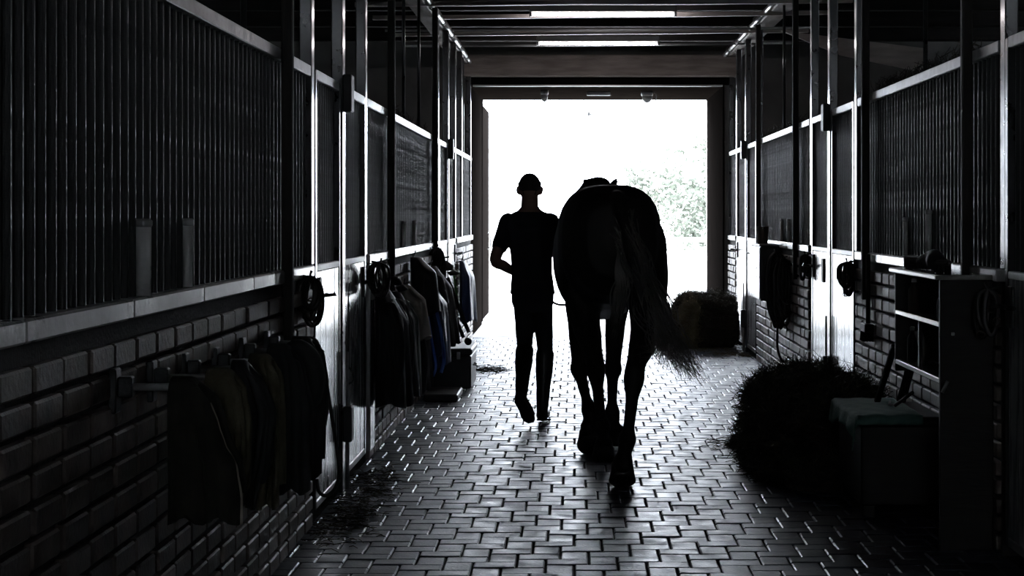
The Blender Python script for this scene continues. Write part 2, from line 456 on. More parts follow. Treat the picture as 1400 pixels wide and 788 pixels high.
# pale panel seen above the right stalls
mb = MB()
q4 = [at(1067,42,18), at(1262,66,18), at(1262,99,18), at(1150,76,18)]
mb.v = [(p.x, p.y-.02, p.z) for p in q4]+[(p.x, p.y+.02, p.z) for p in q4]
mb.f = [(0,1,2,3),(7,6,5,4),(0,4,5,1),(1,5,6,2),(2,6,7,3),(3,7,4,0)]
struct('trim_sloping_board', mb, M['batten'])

# ------------------------------------------------------------ stall fronts
bar_mesh = {}
def bar_obj(parent, side, y):
    if side not in bar_mesh:
        z1 = (RLZ if side < 0 else RRZ)-.02
        bar_mesh[side] = MB().loft([[(.0125*math.cos(PI*(2*k+1)/12), .0125*math.sin(PI*(2*k+1)/12), z) for k in range(12)] for z in (SILL+.02, z1)], True, False).mesh('bar', M['bar'])
    o = link('bar', bar_mesh[side], parent)
    o.location = ((XL-.03) if side < 0 else (XR+.03), y, 0); return o
def rail_z(side): return RLZ if side < 0 else RRZ
def post(parent, side, y, w=.09, name='post', m='post', z0=None, prot=.0, depth=.06, z1=None):
    X = XL if side < 0 else XR; s = side
    x0, x1 = sorted((X - s*prot, X + s*depth))
    z0 = SILL+.024 if z0 is None else z0
    z1 = (PLZ if side < 0 else PLZ+.09) if z1 is None else z1
    return MB().cbox(x0, x1, y-w/2, y+w/2, z0, z1, .006).build(name, M[m], parent)
def rod(parent, side, y):
    z1 = PLZ if side < 0 else PLZ+.09
    X = (XL-.04) if side < 0 else (XR+.04)
    return MB().tube([(X, y, rail_z(side)+.02), (X, y, z1)], .013, 8).build('hanger_rod', M['post'], parent, True)
def grille(side, y0, y1, label, posts=(), dark=(), rods=(), feeders=None):
    t = thing('stall_grille', label, 'grille', 'barred grilles of the stall fronts')
    X = (XL-.03) if side < 0 else (XR+.03); z = rail_z(side)
    # top rail in pieces of its own section
    xx = sorted((X-side*.032, X+side*.03))
    MB().cbox(xx[0], xx[1], y0, y1, z-.026, z+.026, .004).build('top_rail', M['rail'], t)
    n = int(round((y1-y0)/.09))
    for i in range(n):
        y = y0+(i+.5)*(y1-y0)/n
        if y < 2.2: continue
        bar_obj(t, side, y)
    for y in posts: post(t, side, y)
    for y in dark: post(t, side, y, .05, 'timber_upright', 'dpost', .0 if False else .95, .05, -.001)
    for y in rods: rod(t, side, y)
    return t
gl1 = grille(-1, 1.2, 8.70, 'long barred grille above the brick wall with the hanging blankets', (8.78,), (7.84,), (7.16,))
gl2 = grille(-1, 11.10, 16.82, 'barred grille above the row of hanging coats and harness', (11.03, 16.9), (12.28, 16.1), (13.85, 15.2))
gl3 = grille(-1, 19.38, 22.25, 'short barred grille at the far end of the left side beside the doorway', (19.3, 20.4, 22.1), (), (21.2,))
gr1 = grille(1, 8.08, 12.1, 'long barred grille above the shelf unit on the right', (8.0, 12.2), (8.62, 11.62), (9.97,))
gr2 = grille(1, 14.6, 18.7, 'barred grille above the wall box and hanging bridles', (14.5, 18.8), (15.3, 18.4), (16.7,))
gr3 = grille(1, 21.25, 22.25, 'narrow barred grille at the far end of the right side beside the doorway', (21.2, 22.2), (), ())

def stall_door(side, y0, y1, label, hinge_first, bars=True):
    """sliding stall door: frame, bars above, planks below"""
    t = thing('stall_door', label, 'door', 'sliding stall doors with white boards')
    X = XL if side < 0 else XR; s = side; z = rail_z(side)
    w = .05
    def bx(a, b, ya, yb, za, zb):
        q = sorted((X+s*a, X+s*b)); return (q[0], q[1], ya, yb, za, zb)
    for y in (y0+.012, y1-.012-w):
        MB().cbox(*bx(-.004, .06, y, y+w, .06, z+.02), .004).build('stile', M['post'], t)
    MB().cbox(*bx(-.003, .06, y0+w+.012, y1-w-.012, z-.026, z+.024), .004).build('top_rail', M['rail'], t)
    MB().cbox(*bx(-.003, .06, y0+w+.012, y1-w-.012, SILL-.012, SILL+.022), .004).build('middle_rail', M['rail'], t)
    MB().cbox(*bx(-.003, .06, y0+w+.012, y1-w-.012, .06, .1), .004).build('bottom_rail', M['rail'], t)
    n = int(round((y1-y0-.14)/.085))
    for i in range(n): bar_obj(t, side, y0+.07+(i+.5)*(y1-y0-.14)/n)
    npl = 5; a0, a1 = y0+w+.013, y1-w-.013
    for i in range(npl):
        ya = a0+(a1-a0)*i/npl; yb = a0+(a1-a0)*(i+1)/npl
        d = random.uniform(-.0012, .0012)
        MB().cbox(*bx(.001+d, .03, ya+.001, yb-.001, .1, SILL-.012), .003).build('plank', M['panel'], t)
    # latch: backplate, bolt, knob
    yl = y0+.13 if hinge_first else y1-.13
    dirn = 1 if hinge_first else -1
    lt = MB().cbox(*bx(-.014, .0, yl-.035, yl+.035, SILL-.22, SILL-.04), .004).build('latch_plate', M['steel'], t)
    MB().tube([(X-s*.026, yl-.13, SILL-.13), (X-s*.026, yl+.13, SILL-.13)], .011, 8).build('bolt', M['steel'], lt, True)
    MB().tube([(X-s*.026, yl, SILL-.13), (X-s*.075, yl, SILL-.125), (X-s*.085, yl, SILL-.12)], [.009,.008,.014], 8).build('knob', M['steel'], lt, True)
    return t
def meeting_post(side, y, label):
    t = thing('door_post', label, 'post', 'posts between paired stall doors')
    X = XL if side < 0 else XR; s = side; z = rail_z(side)
    q = sorted((X-s*.012, X+s*.05))
    MB().cbox(q[0], q[1], y-.055, y+.055, 0, PLZ if s < 0 else PLZ+.09, .006).build('post', M['post'], t)
    q = sorted((X-s*.06, X-s*.012))
    b = MB().cbox(q[0], q[1], y-.06, y+.06, z-.13, z+.07, .006).build('upper_guide_box', M['black'], t)
    b = MB().cbox(q[0], q[1], y-.05, y+.05, .27, .46, .006).build('lower_guide_box', M['black'], t)
    MB().tube([(X-s*.03, y, .02), (X-s*.03, y, .28)], .012, 8).build('drop_bolt', M['rail'], t, True)
    MB().tube([(X-s*.03, y, .46), (X-s*.03, y, .75)], .008, 8).build('bolt_rod', M['rail'], t, True)
    return t
stall_door(-1, 8.83, 9.80, 'nearer white-boarded stall door on the left before the hanging coats', True)
meeting_post(-1, 9.86, 'post with black guide boxes between the white doors left of the walking man')
stall_door(-1, 9.92, 10.98, 'second white-boarded stall door on the left, touching the big dark coat', False)
stall_door(-1, 16.95, 18.01, 'far left stall door behind the hanging harness', True)
meeting_post(-1, 18.07, 'far post with guide box above the hanging cap and harness')
stall_door(-1, 18.13, 19.25, 'farthest stall door on the left behind the blue rug', False)
stall_door(1, 6.91, 7.95, 'nearest dim stall door at the right edge beside the shelf unit', False)
stall_door(1, 12.25, 13.34, 'bright white stall door on the right next to the brick wall with shelves', True)
meeting_post(1, 13.4, 'bright post with black guide box between the two bright right-hand stall doors')
stall_door(1, 13.46, 14.45, 'bright white stall door on the right beside the hanging bridles', False)
stall_door(1, 18.85, 19.89, 'white stall door on the right behind the bucket and wall box', True)
meeting_post(1, 19.95, 'small far post with guide box above the hay bale')
stall_door(1, 20.01, 21.15, 'farthest right stall door, its foot hidden by the hay bale', False)

# feeder hinge pipes standing on the copings
def feeder(side, y, label, r=.022, h=.2):
    t = thing('feeder_pipe', label, 'pipe', 'pale pipe stubs in front of the bars')
    X = XL+.0 if side < 0 else XR-.0
    X = X - .008 if side < 0 else X + .008
    MB().tube([(X, y, SILL+.027), (X, y, SILL+.027+h)], r, 12).build('pipe', M['cap'], t, True)
    MB().lathe([(r*1.05, 0), (r*1.15, .006), (r*1.15, .018), (r*.8, .024)], (X, y, SILL+.027+h), 12).build('cap', M['rail'], t, True)
feeder(-1, 5.36, 'thicker pale pipe stub on the left coping in front of the bars', .024)
feeder(-1, 5.98, 'thinner pale pipe stub on the left coping, further from the camera', .017)
feeder(-1, 13.48, 'first small pale pipe stub above the hanging coats', .016, .17)
feeder(-1, 14.4, 'second small pale pipe stub above the hanging coats, nearer the door', .016, .17)
feeder(1, 10.4, 'pale pipe stub on the right coping behind the shelf clutter, farther one', .014, .2)
feeder(1, 9.72, 'pale pipe stub on the right coping behind the shelf clutter, nearer one', .017, .24)
feeder(1, 16.65, 'small pale pipe stub beside the bucket on the right coping', .012, .18)
feeder(1, 16.1, 'small pale pipe stub on the right coping, second from the bucket', .012, .18)

# ------------------------------------------------------------ lights of the barn
def tube_light(x, y, w, label):
    t = thing('tube_light', label, 'ceiling light', 'long tube lights under the ceiling')
    z = 3.36
    MB().cbox(x-w/2, x+w/2, y-.028, y+.028, z-.0, z+.06, .008).build('housing', M['white'], t)
    for s in (-1, 1): MB().cbox(x+s*(w/2-.012)-.014, x+s*(w/2-.012)+.014, y-.03, y+.03, z-.04, z+.0, .006).build('end_holder', M['white'], t)
    MB().tube([(x-w/2+.02, y, z-.022), (x+w/2-.02, y, z-.022)], .0105, 12).build('tube', M['tube'], t, True)
    for s in (-.3, .3): MB().tube([(x+s*w, y, z+.06), (x+s*w, y, 3.75)], .006, 6).build('hanger', M['steel'], t)
tube_light(.26, 17.0, 1.36, 'longer, nearer tube light hanging across the ceiling')
tube_light(.25, 19.9, 1.33, 'tube light nearer to the doorway, above the lintel')
def bulkhead(x, y, label, r):
    t = thing('bulkhead_lamp', label, 'lamp', 'round lamps under the door head')
    MB().lathe([(r*.9, 0), (r, -.01), (r, -.05), (r*.85, -.06)], (x, y, 3.05), 16).build('base', M['white'], t, True)
    MB().lathe([(r*.84, -.06), (r*.8, -.1), (r*.6, -.13), (r*.3, -.145), (.004, -.15)], (x, y, 3.05), 16).build('glass_dome', M['white'], t, True)
bulkhead(-.38, 23.0, 'smaller round white lamp under the door head above the man', .05)
bulkhead(.91, 23.2, 'larger round white lamp under the door head above the horse', .075)
tag(MB().cbox(.15, .45, 23.25, 23.31, 3.0, 3.05, .008).build('sensor_box', M['white']), 'small flat white box under the door head between the two lamps', 'box')
tag(MB().tube(curve_pts([(1.0, 23.2, 3.04), (1.03, 23.2, 2.98), (1.0, 23.2, 2.9), (.94, 23.2, 2.885)]), .006, 6).build('lamp_cable', M['edge'], None, True), 'short loose pale cable beside the larger round lamp', 'cable')

# ------------------------------------------------------------ outside: fence, trees, bird
t = thing('field_fence', 'pale post-and-rail fence across the field beyond the doorway', 'fence')
for i in range(-8, 12):
    MB().cbox(i*2.0-.05, i*2.0+.05, 47.95, 48.05, -.02, 1.0, .01).build('post', M['fence'], t)
for z in (.45, .85):
    for i in range(-4, 6): MB().cbox(i*4.0-2, i*4.0+1.99, 47.9, 47.945, z-.06, z+.06, .01).build('rail', M['fence'], t)
def tree(x, y, h, r, label, seed, n=1500):
    rnd = random.Random(seed)
    t = thing('field_tree', label, 'tree', 'hazy trees beyond the fence')
    MB().tube(curve_pts([(x, y, -.05), (x+.05, y, h*.25), (x-.06, y, h*.5), (x+.03, y, h*.75)], 4), [.16-.008*i for i in range(13)], 8).build('trunk', M['bark'], t, True)
    lb = MB()
    cl = [(rnd.gauss(0, r*.42), rnd.gauss(0, r*.42), h*(.22+.7*rnd.random())) for _ in range(26)]
    for _ in range(n):
        c = rnd.choice(cl); sp = r*.3*(1.15-c[2]/h*.5)
        p = Vector((x+c[0]+rnd.gauss(0,sp), y+c[1]+rnd.gauss(0,sp), max(.2, c[2]+rnd.gauss(0,sp))))
        a = Vector((rnd.gauss(0,1), rnd.gauss(0,1), rnd.gauss(0,.6))).normalized()
        b = a.cross(Vector((rnd.gauss(0,1), rnd.gauss(0,1), rnd.gauss(0,1)))).normalized()
        s = rnd.uniform(.08, .16); i0 = len(lb.v)
        lb.v += [tuple(p-a*s), tuple(p+b*s*.5), tuple(p+a*s), tuple(p-b*s*.5)]; lb.f.append((i0,i0+1,i0+2,i0+3))
    tag(lb.build('foliage', M['leaf'], t), kind='stuff')
tree(4.6, 62, 4.2, 1.5, 'tallest hazy tree through the doorway, right of the horse', 1, 2600)
tree(3.1, 70, 3.4, 1.2, 'shorter hazy tree just behind the horse in the doorway', 2, 1600)
tree(6.6, 66, 3.6, 1.4, 'hazy tree by the right door frame', 3, 1600)
bd = thing('bird', 'tiny dark bird in the white sky of the doorway', 'bird')
c = at(805, 157, 40)
b_ = MB().limb([c+Vector((-.07,0,.0)), c, c+Vector((.08,0,.01))], [.012,.024,.014], 8).build('body', M['black'], bd, True)
for s in (-1, 1):
    wv = [c+Vector((-.02, 0, 0)), c+Vector((.03,0,0)), c+Vector((.02, s*.09, .06)), c+Vector((-.02, s*.09, .06)), c+Vector((-.03, s*.2, .03))]
    mb = MB(); mb.v = [tuple(q) for q in wv]; mb.f = [(0,1,2,3),(3,2,4)]
    o = mb.build('wing', M['black'], bd); o.modifiers.new('t','SOLIDIFY').thickness = .006

# ------------------------------------------------------------ blankets on swing arms, left
def fold_noise(u, v, seed): return .012*math.sin(u*9+seed*3+v*2.1)+.008*math.sin(u*21+seed*1.7-v*3.3)
def blanket(name, Y, top_px, outline, inner_px, thick, mat_, label, gap=.06, armlen=True, fold=1.0):
    """outline: list of (px, py) from the top down for the outer edge; inner_px: where the inner edge hangs"""
    t = thing(name, label, 'blanket', 'blankets on the wall arms')
    zs = [at(0, p[1], Y).z for p in outline]; xs = [at(p[0], 0, Y).x for p in outline]
    xi = at(inner_px, 0, Y).x; xi = max(xi, XL+.03)
    def xo(z):
        for i in range(len(zs)-1):
            if zs[i] >= z >= zs[i+1]:
                f = (zs[i]-z)/(zs[i]-zs[i+1]+1e-9); f = f*f*(3-2*f)*.5+f*.5
                return xs[i]+(xs[i+1]-xs[i])*f
        return xs[-1] if z < zs[-1] else xs[0]
    zt, zb = zs[0], zs[-1]; nv, nu = 26, 22
    prof = []
    for k in range(nv+1): prof.append((-gap, zb+(zt-gap-zb)*k/nv))
    for k in range(1, 8):
        a = PI*k/8; prof.append((-gap*math.cos(a), zt-gap+gap*math.sin(a)))
    for k in range(nv+1): prof.append((gap, zt-gap-(zt-gap-zb-.06)*k/nv))
    mb = MB(); 
    for (dy, z) in prof:
        for k in range(nu+1):
            u = k/nu; x = xi+(xo(z)-xi)*u
            hang = max(0, (zt-z))
            sg = -1 if dy < 0 else 1
            dyy = dy*(1+.25*min(hang, .4)) + fold*sg*fold_noise(u*1.3, z*2, Y)*min(1, hang*5)
            zz = z - (.05*max(0,u-.75)**2*16 if abs(dy) < gap*.99 else 0)*.3 + (.012*math.sin(u*13+Y) if z < zb+.03 else 0)
            mb.v.append((x, Y+dyy, zz))
    for j in range(len(prof)-1):
        for k in range(nu):
            a = j*(nu+1)+k; mb.f.append((a, a+1, a+nu+2, a+nu+1))
    o = mb.build('cloth', M[mat_], t, True)
    md = o.modifiers.new('thickness', 'SOLIDIFY'); md.thickness = thick; md.offset = 0
    # binding along the near outer edge; tan one paints in the door-lit rim
    pts = [Vector(mb.v[j*(nu+1)+nu]) for j in range(0, nv+1, 2)]
    MB().tube(curve_pts(pts, 2), .0055, 6).build('binding', M['tan' if mat_ == 'olive_d' else mat_], o, True)
    return t
def swing_arm(Y, z, xo, label):
    t = thing('blanket_arm', label, 'rack', 'steel arms that carry the blankets')
    MB().cbox(XL+.008, XL+.03, Y-.03, Y+.03, z-.07, z+.05, .004).build('wall_plate', M['steel'], t)
    MB().cbox(XL+.03, XL+.07, Y-.018, Y+.018, z-.028, z+.028, .004).build('hinge', M['steel'], t)
    MB().tube([(XL+.06, Y, z), (xo, Y, z)], .0105, 10).build('arm', M['rail'], t, True)
spec = [
 ('horse_blanket', 4.92, [(268,518),(290,540),(303,580),(311,606),(326,632),(334,680),(334,708)], 236, 'olive_d', 'nearest dark olive horse blanket with a curved edge painted pale as door light on the wall arm'),
 ('horse_blanket', 5.35, [(318,506),(332,530),(338,580),(336,660),(330,700)], 284, 'olive', 'tan-olive horse blanket second from the camera on the left wall'),
 ('horse_blanket', 5.8, [(338,495),(358,525),(371,565),(366,620),(352,690)], 318, 'coat', 'black horse rug folded between two olive blankets on the left wall'),
 ('horse_blanket', 6.3, [(370,486),(384,520),(386,600),(384,690)], 342, 'olive', 'olive horse blanket behind the black rug on the left wall'),
 ('horse_blanket', 6.8, [(396,472),(414,500),(424,560),(426,670)], 368, 'coat2', 'charcoal horse rug hanging next to the rolled pad on the left wall'),
 ('horse_blanket', 7.35, [(425,462),(440,478),(446,520),(442,580),(440,650)], 400, 'coat2', 'farthest dark horse rug on the left wall, beside the white door'),
]
al = ['first steel arm at the near end of the left wall, its bare part showing', 'steel arm under the tan-olive blanket', 'steel arm under the black rug', 'steel arm under the olive blanket behind the black rug', 'steel arm under the charcoal rug', 'steel arm under the farthest dark rug']
for i, (nm, Y, ol, ipx, m_, lb) in enumerate(spec):
    ztop = at(0, ol[0][1], Y).z
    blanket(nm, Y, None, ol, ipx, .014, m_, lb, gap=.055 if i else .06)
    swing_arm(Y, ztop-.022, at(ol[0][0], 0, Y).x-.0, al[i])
# rolled pad lying over the charcoal rug
rp = [at(392,482,7.05), at(408,478,7.05), at(422,492,7.05), at(429,515,7.05), at(427,545,7.05)]
tag(MB().limb(rp, [(.05,.03),(.06,.04),(.06,.045),(.055,.045),(.05,.035)], 14, 4).build('saddle_pad', M['coat2'], None, True), 'thick rolled saddle pad bulging over the rugs beside the white door', 'pad')
# hose loop and hanging strap
hp = [at(*p) for p in ((418,462,8.3),(432,466,8.3),(441,490,8.3),(446,522,8.3),(452,560,8.3),(460,610,8.3),(464,645,8.3),(458,668,8.3),(446,678,8.3),(436,672,8.3),(433,655,8.3))]
tag(MB().tube(curve_pts(hp, 6), .0085, 8).build('rope_loop', M['leather'], None, True), 'long dark lunge rope looping down in front of the white door', 'rope')
st = [at(*p) for p in ((441,492,8.29),(446,548,8.15),(443,580,8.15),(436,608,8.15))]
tag(MB().tube(curve_pts(st, 5), [(.012,.004)]*16, 6).build('hanging_strap', M['leather'], None, True), 'short leather strap dangling beside the lunge rope', 'strap')
# halter bundle on the post before the first left door
def halter_bundle(name, c, sx, h, label, m_='leather', n=7, seed=3, side=-1):
    rnd = random.Random(seed); t = thing(name, label, 'halter', 'halters hung on the walls')
    X, Y, Z = c
    MB().tube([(X+side*.05, Y, Z+.01), (X, Y, Z), (X-side*.01, Y, Z+.03)], .007, 6).build('hook', M['steel'], t, True)
    for i in range(n):
        w = sx*rnd.uniform(.35, 1.0); hh = h*rnd.uniform(.6, 1.0); dy = rnd.uniform(-.06, .06); lean = rnd.uniform(-.25, .25)*sx
        pts = [(X, Y, Z)] + [(X+lean+w/2*math.sin(a), Y+dy*math.sin(a/2)*1.2, Z-hh/2+hh/2*math.cos(a)) for a in [PI*2*k/9 for k in range(1, 9)]] + [(X, Y, Z)]
        MB().tube(curve_pts(pts, 4), [(.012,.005)]*(4*9+1), 6, True).build('strap', M[m_], t, True)
    for i in range(3):
        p = Vector((X+rnd.uniform(-.5,.5)*sx, Y-.03, Z-h*rnd.uniform(.3,.9)))
        MB().tube([p+Vector((.018*math.cos(a), 0, .018*math.sin(a))) for a in [2*PI*k/10 for k in range(11)]], .003, 6, False).build('ring', M['rust'], t, True)
    return t
halter_bundle('halter', (XL+.045, 8.35, 1.2), .10, .23, 'bundle of black halters hung at the corner before the white left door', n=10)
# cross-tie rope with a snap hook
t = thing('tie_rope', 'dark tie rope with a snap hook hanging on the white left door', 'rope')
MB().tube(curve_pts([at(475,362,10.2), at(475.5,430,10.15), at(476,505,10.1)], 5), .008, 8).build('rope', M['leather'], t, True)
hk = [at(477+5.5*math.sin(a)*(1-.35*math.cos(a)), 514-11*math.cos(a), 10.08) for a in [2*PI*k/12 for k in range(13)]]
MB().tube(hk, .0055, 8, False).build('snap_hook', M['steel'], t, True)
# grey sign-like plates on the doors
struct('trim_board_left', MB().cbox(XL-.01, XL+.018, 11.085, 11.32, .06, SILL-.035, .004), M['panel'])
tag(MB().cbox(XL+.019, XL+.03, 11.1, 11.3, .97, 1.16, .003).build('door_plate', M['rail']), 'grey metal plate on the white board between the left door and the big dark raincoat', 'plate')

# ------------------------------------------------------------ hanging coats, caps, harness on the left
def garment(name, Y, hw, depth, ztop, zbot, m_, label, cat='coat', seed=1, shoulders=.55, folds=7, group='clothes and harness hung on the left wall', lean=0.0, edge=None):
    t = thing(name, label, cat, group); rnd = random.Random(seed)
    n = 40; rings = []; K = 22; ph = [rnd.uniform(0, 6) for _ in range(4)]
    X = XL+.015
    for i in range(K+1):
        f = i/K; z = ztop+(zbot-ztop)*f
        sh = min(1, (f*4.2+.08))**.6
        wy = hw*(shoulders*.35+(1-shoulders*.35)*sh)*(.92+.12*f); wx = depth*(.4+.6*min(1, f*3.5+.1))*(.9+.2*f)
        ring = []
        for k in range(n):
            a = 2*PI*k/n; cy, cx = math.cos(a), math.sin(a)
            fl = 1+(.10*math.sin(folds*a+ph[0]+f*1.3)+.06*math.sin((folds*2-1)*a+ph[1]-f*2))*min(1, f*2.5)
            x = X+wx*.5+wx*.5*cx*fl if cx > 0 else X+wx*.5+wx*.45*cx
            zz = z + (.02*math.sin(3*a+ph[2]) if i == K else 0)
            ring.append((x+lean*f, Y+wy*cy*fl, zz))
        rings.append(ring)
    o = MB().loft(rings).build('cloth', M[m_], t, True)
    MB().tube([(XL+.0, Y, ztop+.02), (XL+.05, Y, ztop+.015), (XL+.06, Y, ztop+.05)], .006, 6).build('hook', M['steel'], t, True)
    loop = [(XL+.04, Y-.02, ztop-.01), (XL+.045, Y, ztop+.028), (XL+.04, Y+.02, ztop-.01)]
    MB().tube(curve_pts(loop, 4), .004, 6).build('hanging_loop', M[m_], o, True)
    if edge:
        for kk in edge:
            pts = [Vector(rings[i][kk])+Vector((.006, -.004, 0)) for i in range(2, K+1, 2)]
            MB().tube(curve_pts(pts, 3), .0065, 6).build('zip_edge', M['edge'], o, True)
    # sleeve
    if cat in ('coat', 'jacket'):
        for s in (-1, 1):
            a0 = Vector((X+depth*.55, Y+s*hw*.7, ztop-.12)); 
            MB().limb([a0, a0+Vector((depth*.2, s*.03, -.2)), a0+Vector((depth*.16+lean*.5, s*.02, -.42))], [(.05,.06),(.055,.06),(.045,.05)], 10, 3).build('sleeve', M[m_], t, True)
    return t
garment('raincoat', 11.35, .32, .21, 1.03, .33, 'coat', 'largest dark raincoat at the near end of the hanging row', 'coat', 1, edge=(9, 14))
garment('jacket', 12.15, .22, .19, .98, .30, 'coat2', 'grey-black jacket with a pale zip hanging behind the largest raincoat', 'jacket', 2, edge=(8,))
garment('tan_flap_bag', 12.9, .14, .2, .99, .62, 'tan', 'tan canvas bag hanging among the dark coats', 'bag', 3, folds=3)
garment('jacket', 13.1, .16, .2, .8, .26, 'coat', 'dark jacket hanging low beneath the tan bag', 'jacket', 5)
garment('long_bag', 13.75, .16, .2, 1.17, .75, 'black', 'long black bag hung high on the wall behind the tan bag', 'bag', 4, folds=3)
garment('jacket', 14.3, .2, .24, .97, .33, 'navy', 'navy blue jacket hanging in the middle of the row', 'jacket', 6, edge=None)
garment('jacket', 15.3, .22, .20, 1.06, .42, 'coat', 'black jacket above the tack trunk with straps in front', 'jacket', 7, lean=.05)
garment('horse_rug', 19.6, .32, .17, 1.0, .36, 'navy', 'dark blue rug hung beside the doorway', 'blanket', 8)
# pale and blue cords
def strap_run(name, pts, r, m_, label, cat='strap', flat=.35):
    return tag(MB().tube(curve_pts([at(*p) for p in pts], 5), r, 6, True, flat).build(name, M[m_], None, True), label, cat)
strap_run('blue_lead_rope', [(584,398,13.8),(595,420,13.8),(603,455,13.7),(607,490,13.7),(603,510,13.7)], .013, 'blue', 'bright blue lead rope draped over the navy jacket, outer one', 'rope')
strap_run('blue_lead_rope', [(577,402,13.85),(584,430,13.85),(591,470,13.85),(596,500,13.85),(592,515,13.85)], .010, 'blue', 'bright blue lead rope draped over the navy jacket, inner one', 'rope')
strap_run('green_lead_rope', [(618,362,16.3),(622,385,16.3),(624,405,16.3)], .009, 'greenrope', 'short green lead rope hanging below the cap', 'rope')
for i, (a, b, lb) in enumerate((((612,380),(641,455),'uppermost slanting harness strap over the tack trunk'), ((608,398),(634,462),'second slanting harness strap over the tack trunk'),
                            ((603,412),(628,470),'third slanting harness strap over the tack trunk'), ((598,420),(618,474),'innermost slanting harness strap over the tack trunk'))):
    strap_run('harness_strap', [(a[0],a[1],15.4),((a[0]+b[0])/2+1,(a[1]+b[1])/2+3,15.35),(b[0],b[1],15.3)], .016, 'leather', lb)
tag(MB().ball(at(640,467,15.3), .032, .032, .032).build('rubber_ball', M['black'], None, True), 'black ball at the end of the harness straps above the trunk', 'ball')
def cap(c, r, label, s=1):
    t = thing('riding_cap', label, 'hat', 'caps hung on the left wall')
    c = Vector(c)
    rings = []
    for i in range(7):
        th = PI/2*i/6.2
        rings.append([c+Vector((r*math.cos(th)*math.cos(a), 1.1*r*math.cos(th)*math.sin(a), r*.95*math.sin(th))) for a in [2*PI*k/18 for k in range(18)]])
    o = MB().loft(rings).build('crown', M['coat'], t, True)
    br = []
    for (q, dz) in ((.92, 0), (1.55, -.03)):
        br.append([c+Vector((r*q*math.cos(a), r*1.0*math.sin(a), dz-.02*math.sin(a)**2)) for a in [-1.1+2.2*k/10 for k in range(11)]])
    p = MB().loft(br, False).build('peak', M['coat'], t, True); p.modifiers.new('t','SOLIDIFY').thickness = .008
    MB().ball(c+Vector((0,0,r*.97)), .012).build('button', M['coat'], o, True)
cap(at(537,390,11.9), .062, 'dark cap hung on the wall above the first coats')
cap(at(606,370,16.3), .095, 'large black riding cap hung high near the far end of the row')
halter_bundle('halter', (XL+.1, 10.85, 1.2), .12, .22, 'small halter hung on the latch between the tie rope and the big raincoat', n=6, seed=9)
halter_bundle('halter', (XL+.06, 15.9, 1.2), .14, .5, 'long black bridle hung between the long bag and the riding cap', n=7, seed=12)

# tack trunk
t = thing('tack_trunk', 'black tack trunk on the floor under the hanging harness', 'trunk')
MB().cbox(-1.21, -.875, 15.5, 16.3, .02, .30, .012).build('body', M['black'], t)
MB().cbox(-1.22, -.865, 15.49, 16.31, .302, .36, .014).build('lid', M['black'], t)
for x in (-1.1, -.98): MB().cbox(x-.015, x+.015, 15.478, 15.49, .27, .33, .003).build('clasp', M['rail'], t)
MB().tube(curve_pts([(-.873, 15.8, .2), (-.845, 15.85, .19), (-.845, 15.95, .19), (-.873, 16.0, .2)]), .008, 6).build('handle', M['rail'], t, True)
tag(MB().cbox(-1.2, -.93, 14.6, 15.25, 0.0, .06, .01).build('boot_tray', M['black']), 'low black tray on the floor in front of the tack trunk', 'tray')

# ------------------------------------------------------------ right side things
t = thing('wall_box', 'dark wall cupboard with white side hung on the right wall beyond the bridles', 'cupboard')
MB().cbox(1.676, XR-.012, 16.6, 17.5, .71, 1.205, .005).build('body', M['steel'], t)
MB().cbox(1.664, 1.675, 16.61, 17.49, .72, 1.195, .004).build('door', M['panel'], t)
MB().cbox(1.66, XR-.01, 16.58, 17.52, 1.205, 1.22, .004).build('top', M['rail'], t)
MB().tube([(1.66, 16.7, .92), (1.64, 16.7, .93), (1.64, 16.7, 1.0), (1.66, 16.7, 1.01)], .005, 6).build('handle', M['steel'], t, True)
t = thing('bucket', 'small dark bucket standing on the wall cupboard', 'bucket')
bc = (1.735, 17.0, 1.221)
MB().lathe([(.045, 0), (.048, .004), (.056, .15), (.058, .153), (.058, .157), (.053, .157), (.047, .01)], bc, 20).build('body', M['rust'], t, True)
MB().tube(curve_pts([(bc[0], bc[1]-.058, 1.375), (bc[0]-.02, bc[1]-.04, 1.335), (bc[0]-.06, bc[1], 1.30), (bc[0]-.02, bc[1]+.04, 1.335), (bc[0], bc[1]+.058, 1.375)]), .003, 6).build('handle', M['rail'], t, True)
# bridles
halter_bundle('bridle', (1.76, 16.1, 1.16), .16, .72, 'thick bundle of black bridles hung on the brick wall by the wall cupboard', n=13, seed=21, side=1)
halter_bundle('bridle', (1.77, 15.75, 1.12), .16, .6, 'second black bridle bundle overlapping the first on the right brick wall', n=11, seed=22, side=1)
lp = [at(*p) for p in ((1066,430,16.0),(1063,450,16.0),(1063,475,16.0),(1067,490,16.0),(1073,495,16.0),(1078,486,16.0),(1078,460,16.0),(1074,440,16.0))]
tag(MB().tube(curve_pts(lp, 5), .011, 8).build('rein_loop', M['leather'], None, True), 'black rein loop dangling lowest below the bridles', 'rein')
strap_run('cable', [(1060,370,16.2),(1055,395,16.2),(1056,415,16.2)], .005, 'rope', 'thin pale cord curling beside the bridles', 'cord')
